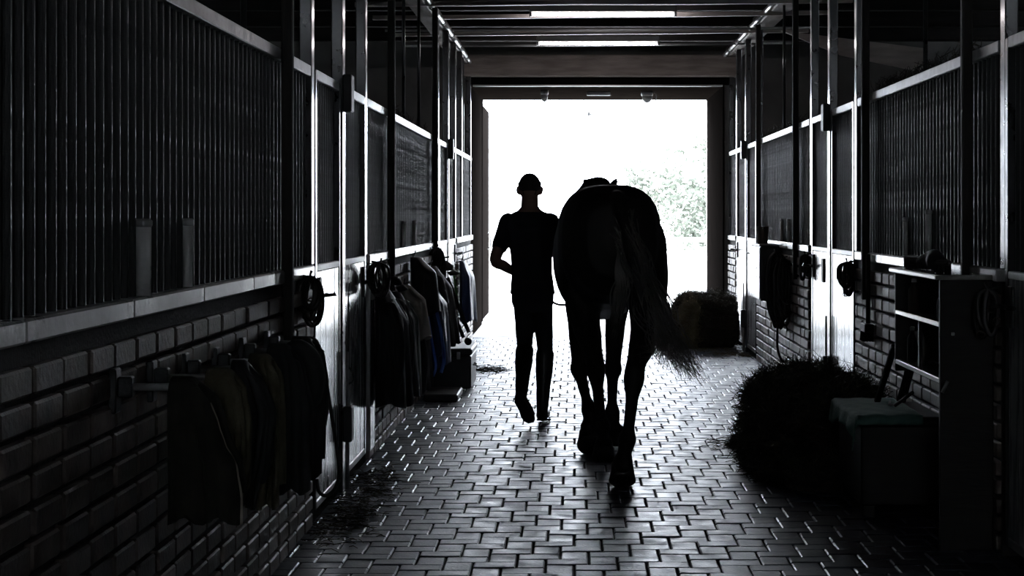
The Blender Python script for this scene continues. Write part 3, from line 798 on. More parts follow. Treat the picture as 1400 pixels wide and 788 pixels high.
# latches with hanging snaps at the right doors
halter_bundle('halter', (1.82, 14.55, 1.17), .09, .22, 'small halter on the post between the bridles and the bright door', n=6, seed=31, side=1)
halter_bundle('halter', (1.80, 12.15, 1.17), .09, .24, 'small halter with rings on the post between bright door and brick wall', n=7, seed=32, side=1)
halter_bundle('halter', (1.79, 7.98, 1.16), .08, .22, 'dim halter hung behind the shelf unit at the right edge', n=6, seed=33, side=1)
lp = [at(1157+4.5*math.sin(a), 388-18*math.cos(a), 12.35) for a in [2*PI*k/12 for k in range(13)]]
tag(MB().tube(lp, .005, 6, False).build('rope_ring', M['leather'], None, True), 'thin dark rope loop hanging on the bright right door near its edge', 'rope')
tag(MB().cbox(-.012, .0, -.045, .045, -.09, .09, .003).build('door_handle_plate', M['rust']), 'brown tapered plate on the bright right door beside the bridles', 'plate').location = (XR+.0, 13.75, 1.07)
# hanging broom on the brick wall
t = thing('hanging_broom', 'dark long-handled broom hung head down on the right brick wall', 'broom')
MB().tube([(XR-.035, 11.45, 1.24), (XR-.035, 11.45, .8)], .015, 8).build('handle', M['wood_d'], t, True)
MB().cbox(XR-.07, XR-.012, 11.36, 11.54, .755, .81, .006).build('head', M['wood_d'], t)
hb = MB()
for i in range(9):
    for j in range(4): hb.tube([(XR-.065+j*.015, 11.37+i*.02, .757), (XR-.07+j*.017, 11.365+i*.0213, .7)], .005, 4)
hb.build('bristles', M['coat'], t)

# shelf unit on the right
t = thing('shelf_unit', 'black shelf unit with pale shelf edges on the right brick wall', 'shelf')
SX0, SX1, SY0, SY1 = 1.61, XR-.012, 8.14, 9.24
MB().cbox(SX0-.02, SX1, SY0-.02, SY1+.08, 1.195, 1.218, .005).build('top', M['wood_p'], t)
MB().cbox(SX0, SX1, SY0, SY1, .985, 1.008, .004).build('shelf', M['wood_p'], t)
MB().cbox(SX0, SX1, SY0, SY1, .735, .76, .004).build('shelf', M['wood_p'], t)
MB().cbox(SX0, SX1, SY0-.022, SY0-.001, .0, 1.195, .004).build('near_side', M['wood_d'], t)
MB().cbox(SX0, SX1, SY1+.001, SY1+.022, .70, 1.195, .004).build('far_side', M['wood_d'], t)
MB().cbox(SX0+.002, SX0+.02, 8.62, 8.645, .76, .985, .003).build('divider', M['wood_d'], t)
MB().cbox(SX1-.008, SX1, SY0, SY1, .73, 1.195, .002).build('back', M['wood_d'], t)
MB().tube([(SX0+.01, SY0-.03, .70), (SX0+.03, SY0-.045, .75)], .008, 6).build('hook', M['rail'], t, True)
MB().cbox(SX0+.05, SX0+.065, SY0-.03, SY0-.022, .95, .965, .002).build('hinge', M['rail'], t)
def bottle(x, y, z, r, h, m_, label, grp):
    t = thing('bottle', label, 'bottle', grp)
    MB().lathe([(r*.9,0),(r,.006),(r,h*.62),(r*.85,h*.72),(r*.4,h*.82),(r*.38,h*.9)], (x,y,z), 14).build('body', M[m_], t, True)
    MB().lathe([(r*.45,h*.9),(r*.45,h),(r*.3,h+.003)], (x,y,z), 12).build('cap', M['rail'], t, True)
bottle(1.66, 9.0, 1.01, .03, .16, 'rust', 'dim bottle on the upper shelf at its far end', 'bottles in the shelf unit')
bottle(1.67, 8.35, 1.01, .028, .13, 'black', 'dim bottle on the upper shelf near the front side', 'bottles in the shelf unit')
bottle(1.66, 9.05, .762, .026, .17, 'black', 'dim bottle on the lower shelf at its far end', 'bottles in the shelf unit')
tag(MB().tube(curve_pts([(1.64, 8.75, .763), (1.66, 8.78, .84), (1.64, 8.8, .93)]), [(.02,.006)]*13, 6).build('curved_sweat_scraper', M['rail'], None, True), 'thin curved scraper standing on the lower shelf', 'scraper')
# clutter on top of the shelf unit
def brush(x, y, z, rot, label):
    t = thing('grooming_brush', label, 'brush', 'grooming brushes on top of the shelf unit')
    R = Matrix.Translation((x,y,z)) @ Matrix.Rotation(rot, 4, 'Z')
    MB().cbox(-.035,.035,-.09,.09,.03,.055,.01,R).build('back', M['wood_d'], t)
    b = MB()
    for i in range(5):
        for j in range(11): b.tube([R @ Vector((-.026+i*.013, -.078+j*.0156, .03)), R @ Vector((-.028+i*.014, -.08+j*.016, 0))], .004, 4)
    b.build('bristles', M['coat'], t)
brush(1.69, 9.0, 1.219, .4, 'dark grooming brush at the far end of the shelf top')
brush(1.7, 8.5, 1.219, -.3, 'dark grooming brush nearer the camera on the shelf top')
tag(MB().limb([(1.68, 8.9, 1.255), (1.72, 8.8, 1.27), (1.7, 8.68, 1.262), (1.74, 8.6, 1.245)], [(.03,.035),(.045,.05),(.04,.045),(.02,.03)], 10, 3).build('crumpled_cloth', M['coat'], None, True), 'crumpled dark cloth between the brushes on the shelf top', 'cloth')
t = thing('tin', 'small dark tin at the far end of the shelf top', 'tin')
MB().lathe([(.035,0),(.036,.05)], (1.68, 9.2, 1.219), 14).build('body', M['rust'], t, True); MB().lathe([(.037,.05),(.037,.062),(.02,.064)], (1.68, 9.2, 1.219), 14).build('lid', M['rail'], t, True)

# trunk with green cloth
t = thing('wooden_chest', 'dark wooden chest under the green cloth beside the hay heap', 'chest')
CX0, CX1, CY0, CY1, CZ = 1.40, 1.80, 9.0, 9.75, .5
MB().cbox(CX0, CX1, CY0, CY1, .06, CZ-.05, .008).build('body', M['wood_d'], t)
MB().cbox(CX0-.012, CX1+.012, CY0-.012, CY1+.012, CZ-.048, CZ-.006, .008).build('lid', M['wood_d'], t)
for (x, y) in ((CX0+.04,CY0+.04),(CX1-.04,CY0+.04),(CX0+.04,CY1-.04),(CX1-.04,CY1-.04)): MB().cbox(x-.03,x+.03,y-.03,y+.03,0,.06,.004).build('foot', M['wood_d'], t)
mb = MB(); nx, ny = 36, 34
for j in range(ny+1):
    for i in range(nx+1):
        u, v = i/nx, j/ny
        x = CX0-.09+(.39)*u; y = CY0-.06+(CY1-CY0+.13)*v
        z = CZ+.006; ox = max(0, CX0-.016-x); oy = max(0, CY0-.016-y)
        xx, yy = x, y
        if ox > 0: z -= ox*1.05; z -= .06*ox/.09*max(0, math.cos(v*7)); xx = CX0-.03-.02*ox/.09+.012*math.sin(v*22)*ox/.09
        if oy > 0: z -= oy*1.05; yy = CY0-.026+.012*math.sin(u*19)*oy/.06
        z += .004*math.sin(u*17+v*5)*math.sin(v*13)
        mb.v.append((xx, yy, z))
for j in range(ny):
    for i in range(nx):
        a = j*(nx+1)+i; mb.f.append((a,a+1,a+nx+2,a+nx+1))
o = mb.build('green_cloth', M['green'], None, True); o.modifiers.new('t','SOLIDIFY').thickness = .006
tag(o, 'faded green cloth draped over the chest with a hanging corner', 'cloth')
# leaning boards
def plank(name, p0, p1, w, d, m_, label, cat):
    p0, p1 = Vector(p0), Vector(p1); a = p1-p0; L_ = a.length
    R = Matrix.Translation(p0) @ a.to_track_quat('Z','Y').to_matrix().to_4x4()
    return tag(MB().cbox(-w/2, w/2, -d/2, d/2, 0, L_, .004, R).build(name, M[m_]), label, cat)
plank('leaning_board', (1.615, 9.82, .02), (1.835, 9.55, 1.04), .05, .03, 'wood_d', 'longer dark board leaning against the brick wall beside the shelf unit', 'board')
plank('leaning_board', (1.58, 9.62, .505), (1.625, 9.35, .82), .03, .025, 'wood_d', 'shorter dark stick on the chest leaning to the shelf unit', 'board')
t = thing('hoof_pick', 'small tool with a pale tip lying on the green cloth', 'tool')
MB().tube([(1.62, 9.3, .52), (1.68, 9.15, .6)], .009, 8).build('handle', M['wood_d'], t, True); MB().tube([(1.62, 9.3, .522), (1.6, 9.36, .52), (1.61, 9.4, .53)], .006, 8).build('pick', M['rail'], t, True)

# ------------------------------------------------------------ hay
def straws(mb, fn, n, l0, l1, r=.0022, rnd=random):
    for _ in range(n):
        p, nrm = fn()
        d = Vector((rnd.gauss(0,1), rnd.gauss(0,1), rnd.gauss(0,1)*.6)) + nrm*.55
        d.normalize(); l = rnd.uniform(l0, l1)
        bend = Vector((rnd.gauss(0,1), rnd.gauss(0,1), rnd.gauss(0,1)))*l*.14
        mb.tube([p-d*l*.35, p+d*l*.15+bend, p+d*l*.65], [r, r, r*.6], 3, False)
def hay_mass(name, c, sx, sy, sz, label, mcore, mst, nst, seed, box=.0, cat='hay', l=(.06,.17), part=None):
    rnd = random.Random(seed); c = Vector(c)
    t = part or thing(name, label, cat)
    bm = bmesh.new(); bmesh.ops.create_icosphere(bm, subdivisions=5, radius=1)
    from mathutils import noise as NZ
    surf = []
    for v in bm.verts:
        d = v.co.normalized()
        e = 2.0+box*4
        k = (abs(d.x)**e+abs(d.y)**e+abs(d.z)**e)**(-1/e)
        nn = NZ.fractal(d*2.3+Vector((seed,0,0)), .8, 2, 4)*.12 + NZ.noise(d*14+Vector((0,seed,0)))*.03
        q = d*k*(1+nn)
        v.co = c+Vector((q.x*sx, q.y*sy, max(-c.z+.001, q.z*sz)))
        v.co.x = min(v.co.x, XR-.03)
    bm.normal_update()
    surf = [(v.co.copy(), v.normal.copy()) for v in bm.verts if v.co.z > .0]
    mb = MB(); mb.addbm(bm)
    mb.build(name if part else 'core', M[mcore], t, True)
    sb = MB(); straws(sb, lambda: rnd.choice(surf), nst, l[0], l[1], .0024, rnd)
    for i in range(len(sb.v)):
        x, y, z = sb.v[i]
        x = min(x, XR-.022); sb.v[i] = (x, y, z)
        if z < .002: sb.v[i] = (x, y, .002+abs(z)*.02)
    tag(sb.build('stalks', M[mst], t), kind='stuff')
    return t
# bale by the doorway: darker compact block and a paler ragged end
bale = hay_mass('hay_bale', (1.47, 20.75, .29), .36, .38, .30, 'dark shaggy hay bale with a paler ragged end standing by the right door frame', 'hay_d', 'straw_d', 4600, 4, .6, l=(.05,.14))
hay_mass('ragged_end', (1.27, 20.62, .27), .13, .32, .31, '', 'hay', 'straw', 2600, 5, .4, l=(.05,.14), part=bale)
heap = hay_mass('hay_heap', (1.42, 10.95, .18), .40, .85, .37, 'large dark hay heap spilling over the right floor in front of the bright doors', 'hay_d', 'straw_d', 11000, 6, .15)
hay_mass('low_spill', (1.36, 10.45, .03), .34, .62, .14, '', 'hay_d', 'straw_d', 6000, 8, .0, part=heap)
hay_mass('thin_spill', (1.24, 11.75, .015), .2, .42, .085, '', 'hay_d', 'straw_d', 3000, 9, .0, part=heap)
# scattered straw on the floor
def scatter(name, pts, n, label, m_, sp, seed):
    rnd = random.Random(seed); sb = MB()
    for _ in range(n):
        c = rnd.choice(pts); x = c[0]+rnd.gauss(0, sp[0]); y = c[1]+rnd.gauss(0, sp[1])
        x = min(max(x, XL+.03), XR-.03)
        a = rnd.uniform(0, 2*PI); l = rnd.uniform(.03, .11); d = Vector((math.cos(a), math.sin(a), 0))*l
        sb.tube([(x,y,.004), (x+d.x*.5, y+d.y*.5, .004+rnd.uniform(0,.012)), (x+d.x, y+d.y, .004)], [.002,.0022,.0015], 3, False)
    o = sb.build(name, M[m_]); tag(o, label, 'straw', kind='stuff'); return o
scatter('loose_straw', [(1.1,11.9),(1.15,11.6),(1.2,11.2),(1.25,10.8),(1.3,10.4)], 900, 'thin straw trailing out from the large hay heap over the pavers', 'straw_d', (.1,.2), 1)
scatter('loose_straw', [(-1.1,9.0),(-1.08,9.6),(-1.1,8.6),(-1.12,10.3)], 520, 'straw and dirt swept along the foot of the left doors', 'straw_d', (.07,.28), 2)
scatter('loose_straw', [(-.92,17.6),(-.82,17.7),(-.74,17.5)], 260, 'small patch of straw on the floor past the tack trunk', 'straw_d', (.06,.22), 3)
scatter('loose_straw', [(1.0,20.6),(1.1,20.4),(1.5,20.3),(1.7,19.6)], 500, 'straw scattered around the foot of the hay bale', 'straw', (.15,.2), 4)
# wisps caught on the rails
def wisps(side, y0, y1, n, label, seed):
    rnd = random.Random(seed); sb = MB(); X = (XL-.05) if side < 0 else (XR+.05); z = rail_z(side)+.025
    for _ in range(n):
        y = rnd.uniform(y0, y1); l = rnd.uniform(.02, .085); x = X+rnd.uniform(-.03,.03)
        sb.tube([(x, y, z), (x+rnd.gauss(0,.012), y+rnd.gauss(0,.03), z+l*.6), (x+rnd.gauss(0,.02), y+rnd.gauss(0,.05), z+l)], [.003,.0025,.0015], 3, False)
    tag(sb.build('hay_wisps', M['straw_d']), label, 'hay', kind='stuff')
wisps(-1, 13.0, 16.2, 90, 'hay wisps sticking up along the left upper rail above the coats', 1)
wisps(1, 15.3, 18.6, 130, 'hay wisps sticking up along the right upper rail above the bridles', 2)
wisps(1, 8.7, 11.6, 260, 'dusty hay wisps along the right upper rail above the shelf unit', 3)

# ------------------------------------------------------------ horse
horse = thing('horse', 'dark horse walking away down the aisle towards the bright doorway', 'horse')
def hx(y): return .205-.055*(y-10.4)
hb = MB(); rings = []
secs = [(10.10,1.36,.06,.10),(10.13,1.34,.16,.20),(10.22,1.32,.24,.285),(10.36,1.315,.282,.335),(10.52,1.30,.297,.358),(10.70,1.285,.298,.362),(10.92,1.258,.288,.368),
        (11.15,1.225,.282,.375),(11.38,1.215,.285,.38),(11.58,1.225,.28,.385),(11.76,1.25,.235,.40),(11.92,1.25,.205,.36),(12.05,1.22,.17,.28),(12.14,1.2,.09,.15)]
for (y, z, hw, hh) in secs:
    ring = []
    for k in range(40):
        a = 2*PI*k/40; ca, sa = math.cos(a), math.sin(a)
        e = (3.1 if y < 11.3 else 2.4) if sa > 0 else 2.2; q = (abs(ca)**e+abs(sa)**e)**(-1/e)
        top = sa > 0
        wx = hw*(1 - (.10*sa*sa if top and y > 10.8 else .05*sa*sa if top else 0))
        ring.append((hx(y)+wx*ca*q, y, z+hh*sa*q))
    rings.append(ring)
hb.loft(rings)
# gluteal masses, thighs and hind legs
hb.limb([(.40,10.46,1.34),(.405,10.42,1.15),(.41,10.36,.98),(.382,10.2,.80),(.335,10.06,.67),(.322,10.02,.59),(.308,9.98,.47),(.292,9.94,.34),(.282,9.915,.275),(.27,9.93,.205),(.26,9.965,.14)],
        [(.12,.2),(.125,.2),(.108,.165),(.078,.105),(.054,.068),(.058,.066),(.034,.044),(.031,.04),(.051,.056),(.039,.04),(.056,.056)], 18, 4)
hb.limb([(.335,10.0,.665),(.333,9.985,.69),(.335,10.03,.74)], [.022,.026,.022], 10, 3)   # point of hock
hb.limb([(.03,10.52,1.32),(.025,10.56,1.15),(.045,10.62,.98),(.075,10.68,.80),(.115,10.74,.66),(.122,10.755,.58),(.135,10.84,.45),(.15,10.92,.31),(.16,10.96,.225),(.168,11.03,.16),(.175,11.08,.105)],
        [(.12,.2),(.12,.19),(.10,.155),(.078,.105),(.05,.068),(.056,.064),(.034,.042),(.031,.04),(.05,.053),(.038,.04),(.055,.055)], 18, 4)
hb.limb([(.112,10.715,.67),(.11,10.69,.7),(.105,10.7,.76)], [.022,.025,.022], 10, 3)
# front legs
hb.limb([(.25,11.72,1.15),(.265,11.68,.95),(.255,11.7,.75),(.245,11.75,.56),(.243,11.755,.50),(.24,11.745,.42),(.238,11.735,.30),(.238,11.73,.225),(.25,11.775,.15),(.262,11.81,.10)],
        [(.1,.15),(.085,.12),(.062,.078),(.05,.056),(.06,.06),(.036,.04),(.031,.038),(.05,.05),(.037,.038),(.055,.052)], 18, 4)
hb.limb([(.04,11.74,1.15),(.02,11.72,.95),(.02,11.75,.75),(.026,11.79,.56),(.028,11.785,.50),(.045,11.7,.425),(.07,11.58,.335),(.088,11.49,.27),(.09,11.45,.215),(.088,11.43,.17)],
        [(.1,.15),(.085,.12),(.062,.078),(.05,.056),(.06,.06),(.037,.04),(.031,.038),(.05,.05),(.039,.04),(.056,.055)], 18, 4)
# neck and head
hb.limb([(.14,11.75,1.30),(.135,12.05,1.40),(.14,12.35,1.49),(.155,12.62,1.57),(.168,12.82,1.625),(.175,12.93,1.635)], [(.17,.30),(.14,.255),(.11,.205),(.092,.165),(.085,.125),(.08,.1)], 22, 4)
hd = [(.175,12.91,1.64),(.178,13.0,1.605),(.18,13.09,1.52),(.18,13.19,1.41),(.179,13.28,1.305),(.178,13.35,1.225),(.177,13.39,1.175)]
hb.limb(hd, [(.085,.085),(.094,.105),(.086,.128),(.064,.095),(.052,.07),(.056,.066),(.048,.054)], 20, 4)
hb.limb([(.178,12.98,1.50),(.178,13.04,1.44),(.178,13.10,1.40)], [(.055,.07),(.065,.06),(.04,.04)], 14, 3)   # cheek and jaw
for s_ in (-1, 1): hb.limb([(.178+s_*.068,13.02,1.60),(.178+s_*.078,13.075,1.575),(.178+s_*.066,13.12,1.53)], [.022,.024,.018], 8, 3)   # brow
hb.limb([(.177,13.375,1.15),(.177,13.36,1.125),(.177,13.335,1.12)], [(.04,.03),(.038,.022),(.03,.018)], 10, 3)   # lower lip
for (b0, b1, tip) in (((.10,12.93,1.67),(.082,12.95,1.70),(.062,12.97,1.725)), ((.245,12.93,1.67),(.275,12.95,1.70),(.298,12.97,1.728))):
    b0, b1, tip = Vector(b0), Vector(b1), Vector(tip)
    hb.tube([b0-Vector((0,0,.03)), b0, b1, (b1+tip)/2+Vector((0,0,.012)), tip+Vector((0,0,.02))], [(.026,.02),(.03,.02),(.03,.018),(.02,.013),(.004,.004)], 12)
# dock of the tail
hb.limb([(.225,10.3,1.58),(.245,10.17,1.56),(.265,10.085,1.49),(.285,10.05,1.36)], [.05,.05,.042,.03], 12, 4)
hbo = remesh(hb.build('body', M['horse'], horse, True), .0095, 3)
# hooves
def hoof(c, tilt, yaw, r=.056, h=.075):
    R = Matrix.Translation(c) @ Matrix.Rotation(yaw, 4, 'Z') @ Matrix.Rotation(tilt, 4, 'X')
    prof = [(.055,.095),(.06,.082),(.068,.03),(.074,.003),(.067,.0)]
    rings = []
    for (rr, z) in prof:
        rings.append([R @ Vector((rr*math.cos(a), (rr*1.1 if math.sin(a) > 0 else rr*.92)*math.sin(a)+(.085-z)*.35, z)) for a in [2*PI*k/20 for k in range(20)]])
    MB().loft(rings).build('hoof', M['hoof'], horse, True)
hoof((.258,9.975,.055), math.radians(-38), 0); hoof((.172,11.06,.004), 0, 0); hoof((.264,11.79,.004), 0, 0)
hoof((.086,11.40,.085), math.radians(-62), 0)
# eyes
for s in (-1, 1): MB().ball((.179+s*.086, 13.085, 1.562), .016, .02, .018).build('eye', M['eye'], horse, True)
for s in (-1, 1): MB().ball((.177+s*.04, 13.405, 1.205), .014, .012, .019).build('nostril', M['mane'], horse, True)
# mane
rnd = random.Random(5); mb = MB()
nk = curve_pts([(.14,11.95,1.65),(.14,12.2,1.705),(.142,12.45,1.735),(.155,12.68,1.745),(.168,12.86,1.742),(.175,12.95,1.735)], 8)
for i in range(1300):
    q = rnd.random()**.8; k_ = min(int(q*(len(nk)-1)), len(nk)-1)
    p = nk[k_]+Vector((rnd.gauss(0,.012), rnd.gauss(0,.02), rnd.gauss(0,.005)-.012)); sd = rnd.choice((-1,-1,1,1,1))
    l = rnd.uniform(.12,.24); w_ = .125-.05*q
    mb.tube([p, p+Vector((sd*w_*.45, rnd.gauss(0,.008), -.012)), p+Vector((sd*w_*.85, rnd.gauss(0,.012), -l*.45)), p+Vector((sd*w_*1.02+rnd.gauss(0,.006), rnd.gauss(0,.02), -l))], [.004,.0045,.004,.001], 3, False)
tag(mb.build('mane', M['mane'], horse, True), 'dark mane on the crest')
mb = MB()
for i in range(60):
    p = Vector((.175+rnd.gauss(0,.02), 12.98+rnd.gauss(0,.015), 1.72)); 
    mb.tube([p, p+Vector((rnd.gauss(0,.02), .08, .0)), p+Vector((rnd.gauss(0,.03), .14, -.1)), p+Vector((rnd.gauss(0,.03), .2, -.18))], [.005,.005,.004,.001], 4)
mb.build('forelock', M['mane'], horse, True)
# halter
ht = bpy.data.objects.new('head_collar', None); COL.objects.link(ht); ht.parent = horse; ht['label'] = 'dark halter on the head'
def ring_at(c, rx, rz, tilt, name):
    pts = [Vector(c)+Vector((rx*math.cos(a), math.sin(a)*rz*math.sin(tilt), math.sin(a)*rz*math.cos(tilt))) for a in [2*PI*k/24 for k in range(25)]]
    MB().tube(pts, [(.011,.005)]*25, 6, False).build(name, M['leather'], ht, True)
ring_at((.179,13.225,1.37), .067, .092, .785, 'noseband')
ring_at((.177,12.975,1.575), .1, .15, .35, 'crownpiece')
for s in (-1, 1): MB().tube(curve_pts([(.18+s*.1,12.99,1.57),(.18+s*.09,13.11,1.47),(.18+s*.068,13.225,1.37)]), [(.011,.005)]*13, 6).build('cheekpiece', M['leather'], ht, True)
# tail
rnd = random.Random(11); mb = MB()
def tail_strand(mb, p0, ctrl, end, r0):
    mb.tube(curve_pts([p0]+ctrl+[end], 5), [r0*(1-.15*i/15) if i < 10 else r0*(.9-.8*(i-10)/ (5*(len(ctrl)+1)-10+1e-6)) for i in range(5*(len(ctrl)+1)+1)], 4)
for i in range(300):
    f = rnd.random(); g = lambda s: rnd.gauss(0, s)
    p0 = Vector((.262+g(.022), 10.075+g(.01), 1.52-.22*rnd.random()))
    w = rnd.random()            # 0 short inner .. 1 outer sweep
    c1 = Vector((.33+g(.028)+.03*w, 9.99+g(.02), 1.22+g(.02)))
    c2 = Vector((.405+g(.04)+.05*w, 9.955+g(.025), .96+g(.02)))
    c3 = Vector((.43+g(.035)+.15*w, 9.94+g(.03), .78+g(.03)))
    ex = 856+38*rnd.random()+88*w**.8; ey = 476+ (ex-856)*.42 + g(9)
    e = at(ex, ey, 9.92+g(.05))
    tail_strand(mb, p0, [c1, c2, c3], e, rnd.uniform(.002,.0045))
core = MB().limb([(.27,10.08,1.46),(.335,9.99,1.22),(.39,9.96,.98),(.42,9.95,.86)], [(.035,.03),(.05,.035),(.055,.035),(.03,.02)], 14, 5)
tl = core.build('tail', M['mane'], horse, True)
tag(mb.build('tail_hair', M['hair_h'], tl, True), 'long hair lightened as if backlit, streaming to the right')
mb = MB()
for i in range(60):
    g = lambda s: rnd.gauss(0, s)
    e = at(842+g(6), 452+g(9), 10.15+g(.03))
    tail_strand(mb, Vector((.27+g(.02), 10.1, 1.4)), [Vector((.262+g(.02), 10.06, 1.2)), Vector((.25+g(.02), 10.08, 1.05))], e, rnd.uniform(.003,.006))
mb.build('inner_tail_hair', M['hair_h'], tl, True)

# ------------------------------------------------------------ man
man = thing('person', 'person in dark polo shirt, breeches and tall boots leading the horse', 'person')
bb = MB()
SHL, SHR = Vector((-.475,13.08,1.435)), Vector((-.172,13.06,1.435))
ELL, WRL = Vector((-.562,12.97,1.165)), Vector((-.43,13.19,1.07))
ELR, WRR = Vector((-.135,13.2,1.21)), Vector((-.035,13.42,1.24))
KR, AR = Vector((-.212,13.09,.52)), Vector((-.232,13.06,.10))
KL, AL = Vector((-.357,13.10,.54)), Vector((-.374,12.80,.225))
HR, HL = Vector((-.235,13.06,.93)), Vector((-.365,13.06,.93))
CX = -.315
def torso(mb, grow=0.0, z0=.86, z1=1.56, n=28):
    prof = [(.84,-.300,.135,.105),(.92,-.300,.145,.115),(1.0,-.303,.136,.108),(1.08,-.306,.128,.102),(1.2,-.309,.132,.105),(1.32,-.312,.15,.112),(1.40,-.315,.172,.11),(1.46,-.318,.155,.095),(1.505,-.320,.10,.075),(1.54,-.322,.062,.06)]
    rings = []
    for (z, cx, hw, hd_) in prof:
        if z < z0 or z > z1: continue
        rings.append([(cx+(hw+grow)*math.cos(a)*(abs(math.cos(a))**.0), 13.07+(hd_+grow)*math.sin(a), z) for a in [2*PI*k/n for k in range(n)]])
    mb.loft(rings)
torso(bb)
bb.limb([(-.32,13.07,1.47),(-.321,13.075,1.54),(-.322,13.085,1.62)], [.068,.062,.06], 16, 4)
# head
hc = Vector((-.322,13.10,1.682))
bb.ball(hc+Vector((0,-.008,-.004)), .077, .096, .098, 24)
bb.limb([hc+Vector((0,.0,-.02)), hc+Vector((0,.025,-.07)), hc+Vector((0,.05,-.10))], [(.07,.085),(.06,.07),(.032,.034)], 16, 4)
bb.limb([hc+Vector((0,.085,.012)), hc+Vector((0,.102,-.022)), hc+Vector((0,.09,-.03))], [.007,.0105,.009], 8, 3)      # nose
bb.limb([hc+Vector((-.02,.085,-.062)), hc+Vector((0,.09,-.06)), hc+Vector((.02,.085,-.062))], [.006,.009,.006], 8, 3)   # mouth
for s in (-1, 1):
    bb.limb([hc+Vector((s*.076,0,.005)), hc+Vector((s*.088,-.01,-.01)), hc+Vector((s*.084,-.002,-.04)), hc+Vector((s*.072,.004,-.052))], [(.008,.012),(.009,.014),(.009,.012),(.006,.006)], 10, 3)
# arms and hands
def arm(mb, sh, el, wr, grow=0):
    mb.limb([sh, sh.lerp(el,.5), el, el.lerp(wr,.4), wr], [.056+grow,.048+grow,.041+grow,.038+grow,.027+grow], 14, 4)
arm(bb, SHL, ELL, WRL); arm(bb, SHR, ELR, WRR)
def hand(mb, w, d, side, palm_n):
    """w wrist, d forearm direction, palm_n palm normal (towards the held rope); five curled fingers"""
    d = d.normalized(); n = (palm_n - d*palm_n.dot(d)).normalized(); a = d.cross(n)*side
    mb.limb([w, w+d*.04, w+d*.085], [(.026,.02),(.04,.016),(.042,.015)], 12, 3)
    for i, ln in enumerate((.072,.08,.075,.058)):
        b = w+d*.085+a*(.03-.0205*i)
        mb.limb([b-d*.012, b+d*ln*.4+n*.012, b+d*ln*.55+n*.038, b+d*ln*.28+n*.056], [.0095,.009,.0085,.0075], 8, 3)
    b = w+d*.03+a*.036
    mb.limb([b-a*.012, b+a*.022+d*.028+n*.012, b+a*.018+d*.05+n*.034, b+a*.004+d*.06+n*.046], [.012,.011,.0095,.008], 8, 3)
hand(bb, WRL, Vector((.075,.06,-.012)), 1, Vector((.3,-.6,-.5)))
hand(bb, WRR, WRR-ELR, -1, Vector((-.3,.2,-.9)))
# legs inside clothing, feet
def leg(mb, h, k, a, toe, grow=0, foot=True):
    mb.limb([h, h.lerp(k,.45), k, k.lerp(a,.3), k.lerp(a,.65), a], [(.082+grow,.09+grow),(.07+grow,.078+grow),(.054+grow,.056+grow),(.054+grow,.058+grow),(.044+grow,.047+grow),(.037+grow,.04+grow)], 16, 4)
leg(bb, HR, KR, AR, None, -.016); leg(bb, HL, KL, AL, None, -.016)
remesh(bb.build('body', M['skin'], man, True), .0062, 3)
# hair
hm = MB(); hm.ball(hc+Vector((0,-.016,.012)), .0795, .094, .09, 24)
hm.limb([hc+Vector((0,-.07,.0)), hc+Vector((0,-.066,-.045))], [(.062,.03),(.05,.022)], 14, 3)
for s in (-1, 1): hm.limb([hc+Vector((s*.074,.008,.03)), hc+Vector((s*.076,.012,.0))], [.012,.008], 8, 3)
remesh(hm.build('hair', M['hair'], man, True), .006, 2)
for s in (-1, 1): MB().ball(hc+Vector((s*.031,.083,.012)), .012).build('eye', M['eye'], man, True)
# polo shirt
sm_ = MB(); torso(sm_, .016, .9, 1.51)
for sh, el in ((SHL, ELL), (SHR, ELR)):
    sm_.limb([sh+Vector((0.0,0,.0)), sh.lerp(el,.3), sh.lerp(el,.62)], [.066,.062,.06], 16, 4)
sm_.limb([(-.43,13.07,1.45),(-.32,13.065,1.487),(-.215,13.07,1.45)], [.05,.06,.05], 14, 4)
sh_o = remesh(sm_.build('polo_shirt', M['shirt'], man, True), .0085, 3)
col_ = MB(); 
rings = [[(-.321+(r_+.0)*math.cos(a), 13.075+(r_)*math.sin(a), z+.01*math.sin(a)) for a in [2*PI*k/22 for k in range(22)]] for (r_, z) in ((.084,1.492),(.074,1.512),(.069,1.538),(.066,1.54),(.063,1.51))]
col_.loft(rings).build('collar', M['shirt'], sh_o, True)
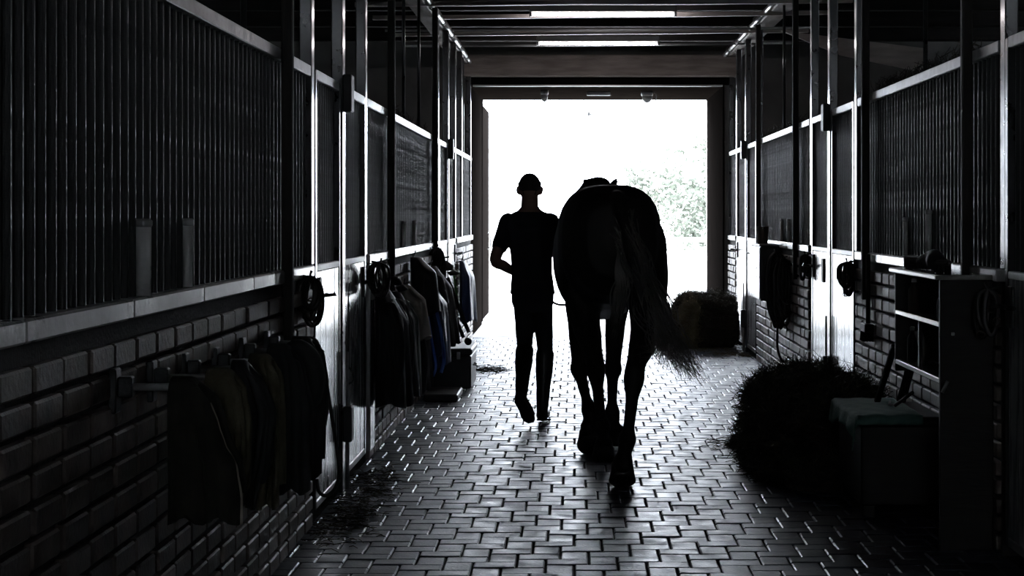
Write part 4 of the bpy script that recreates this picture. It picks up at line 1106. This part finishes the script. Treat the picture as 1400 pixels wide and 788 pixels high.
# breeches
br_ = MB()
rings = []
for (z, hw, hd_) in ((.80,.125,.1),(.86,.15,.122),(.94,.152,.125),(1.02,.148,.116)):
    rings.append([(-.300+hw*math.cos(a), 13.065+hd_*math.sin(a)-(.015 if z < .95 else 0)*max(0,-math.sin(a)), z) for a in [2*PI*k/26 for k in range(26)]])
br_.loft(rings)
for (h, k, a) in ((HR, KR, AR), (HL, KL, AL)):
    br_.limb([h, h.lerp(k,.3), h.lerp(k,.65), k, k.lerp(a,.15)], [(.08,.095),(.072,.088),(.064,.074),(.056,.062),(.052,.06)], 16, 4)
br_o = remesh(br_.build('breeches', M['breech'], man, True), .009, 3)
MB().lathe([(.15,0),(.158,.006),(.158,.034),(.15,.04)], (0,0,0), 26).build('belt', M['leather'], man, True)
bel = [o for o in COL.objects if o.name.startswith('belt')][-1]; bel.location = (-.300,13.066,.985); bel.scale = (.945,.76,1)
# tall boots
def boot(k, a, toe, sole_n):
    """k knee, a ankle, toe point"""
    mb = MB()
    mb.limb([k.lerp(a,.06), k.lerp(a,.3), k.lerp(a,.65), a], [(.066,.07),(.063,.068),(.05,.055),(.042,.048)], 16, 4)
    d = (toe-a); heel = a - d.normalized()*.03
    n = sole_n.normalized()
    mb.limb([heel+n*.035, a+n*.035, a.lerp(toe,.5)+n*.03, toe+n*.012], [(.036,.036),(.044,.045),(.045,.036),(.036,.026)], 14, 4)
    o = remesh(mb.build('boot', M['boot'], man, True), .0075, 3)
    so = MB(); 
    side = d.normalized().cross(n); 
    pts = []
    for (t_, w) in ((-.28,.026),(-.18,.036),(.1,.036),(.35,.036),(.65,.046),(.95,.04),(1.1,.02)):
        pts.append((a+d*t_, w))
    up = [p+side*w+n*.062 for p, w in pts]+[p-side*w+n*.062 for p, w in reversed(pts)]
    dn = [p+n*.014 for p in up]
    so.loft([up, dn]).build('sole', M['black'], o)
boot(KR, AR, AR+Vector((.02,.2,-.02)), Vector((0,0,-1)))
dl = Vector((.055,.11,-.12)).normalized()
nl = Vector((0,-.73,-.68)); nl = (nl-dl*nl.dot(dl)).normalized()
boot(KL, AL, AL+dl*.19, nl)

# lead rope: from the left hand across the body to the right hand and on to the halter
lr = [WRL+Vector((.09,.07,-.03)), (-.33,13.26,1.02), (-.25,13.28,.92), at(757,414,13.25), at(768,417,13.25), at(779,413,13.25), (.02,13.3,1.02), WRR+Vector((.05,.08,.0)), (.06,13.42,1.24), (.1,13.33,1.31)]
tag(MB().tube(curve_pts(lr, 6), .0085, 8).build('lead_rope', M['rope'], None, True), 'lead rope sagging between the person and the horse', 'rope')
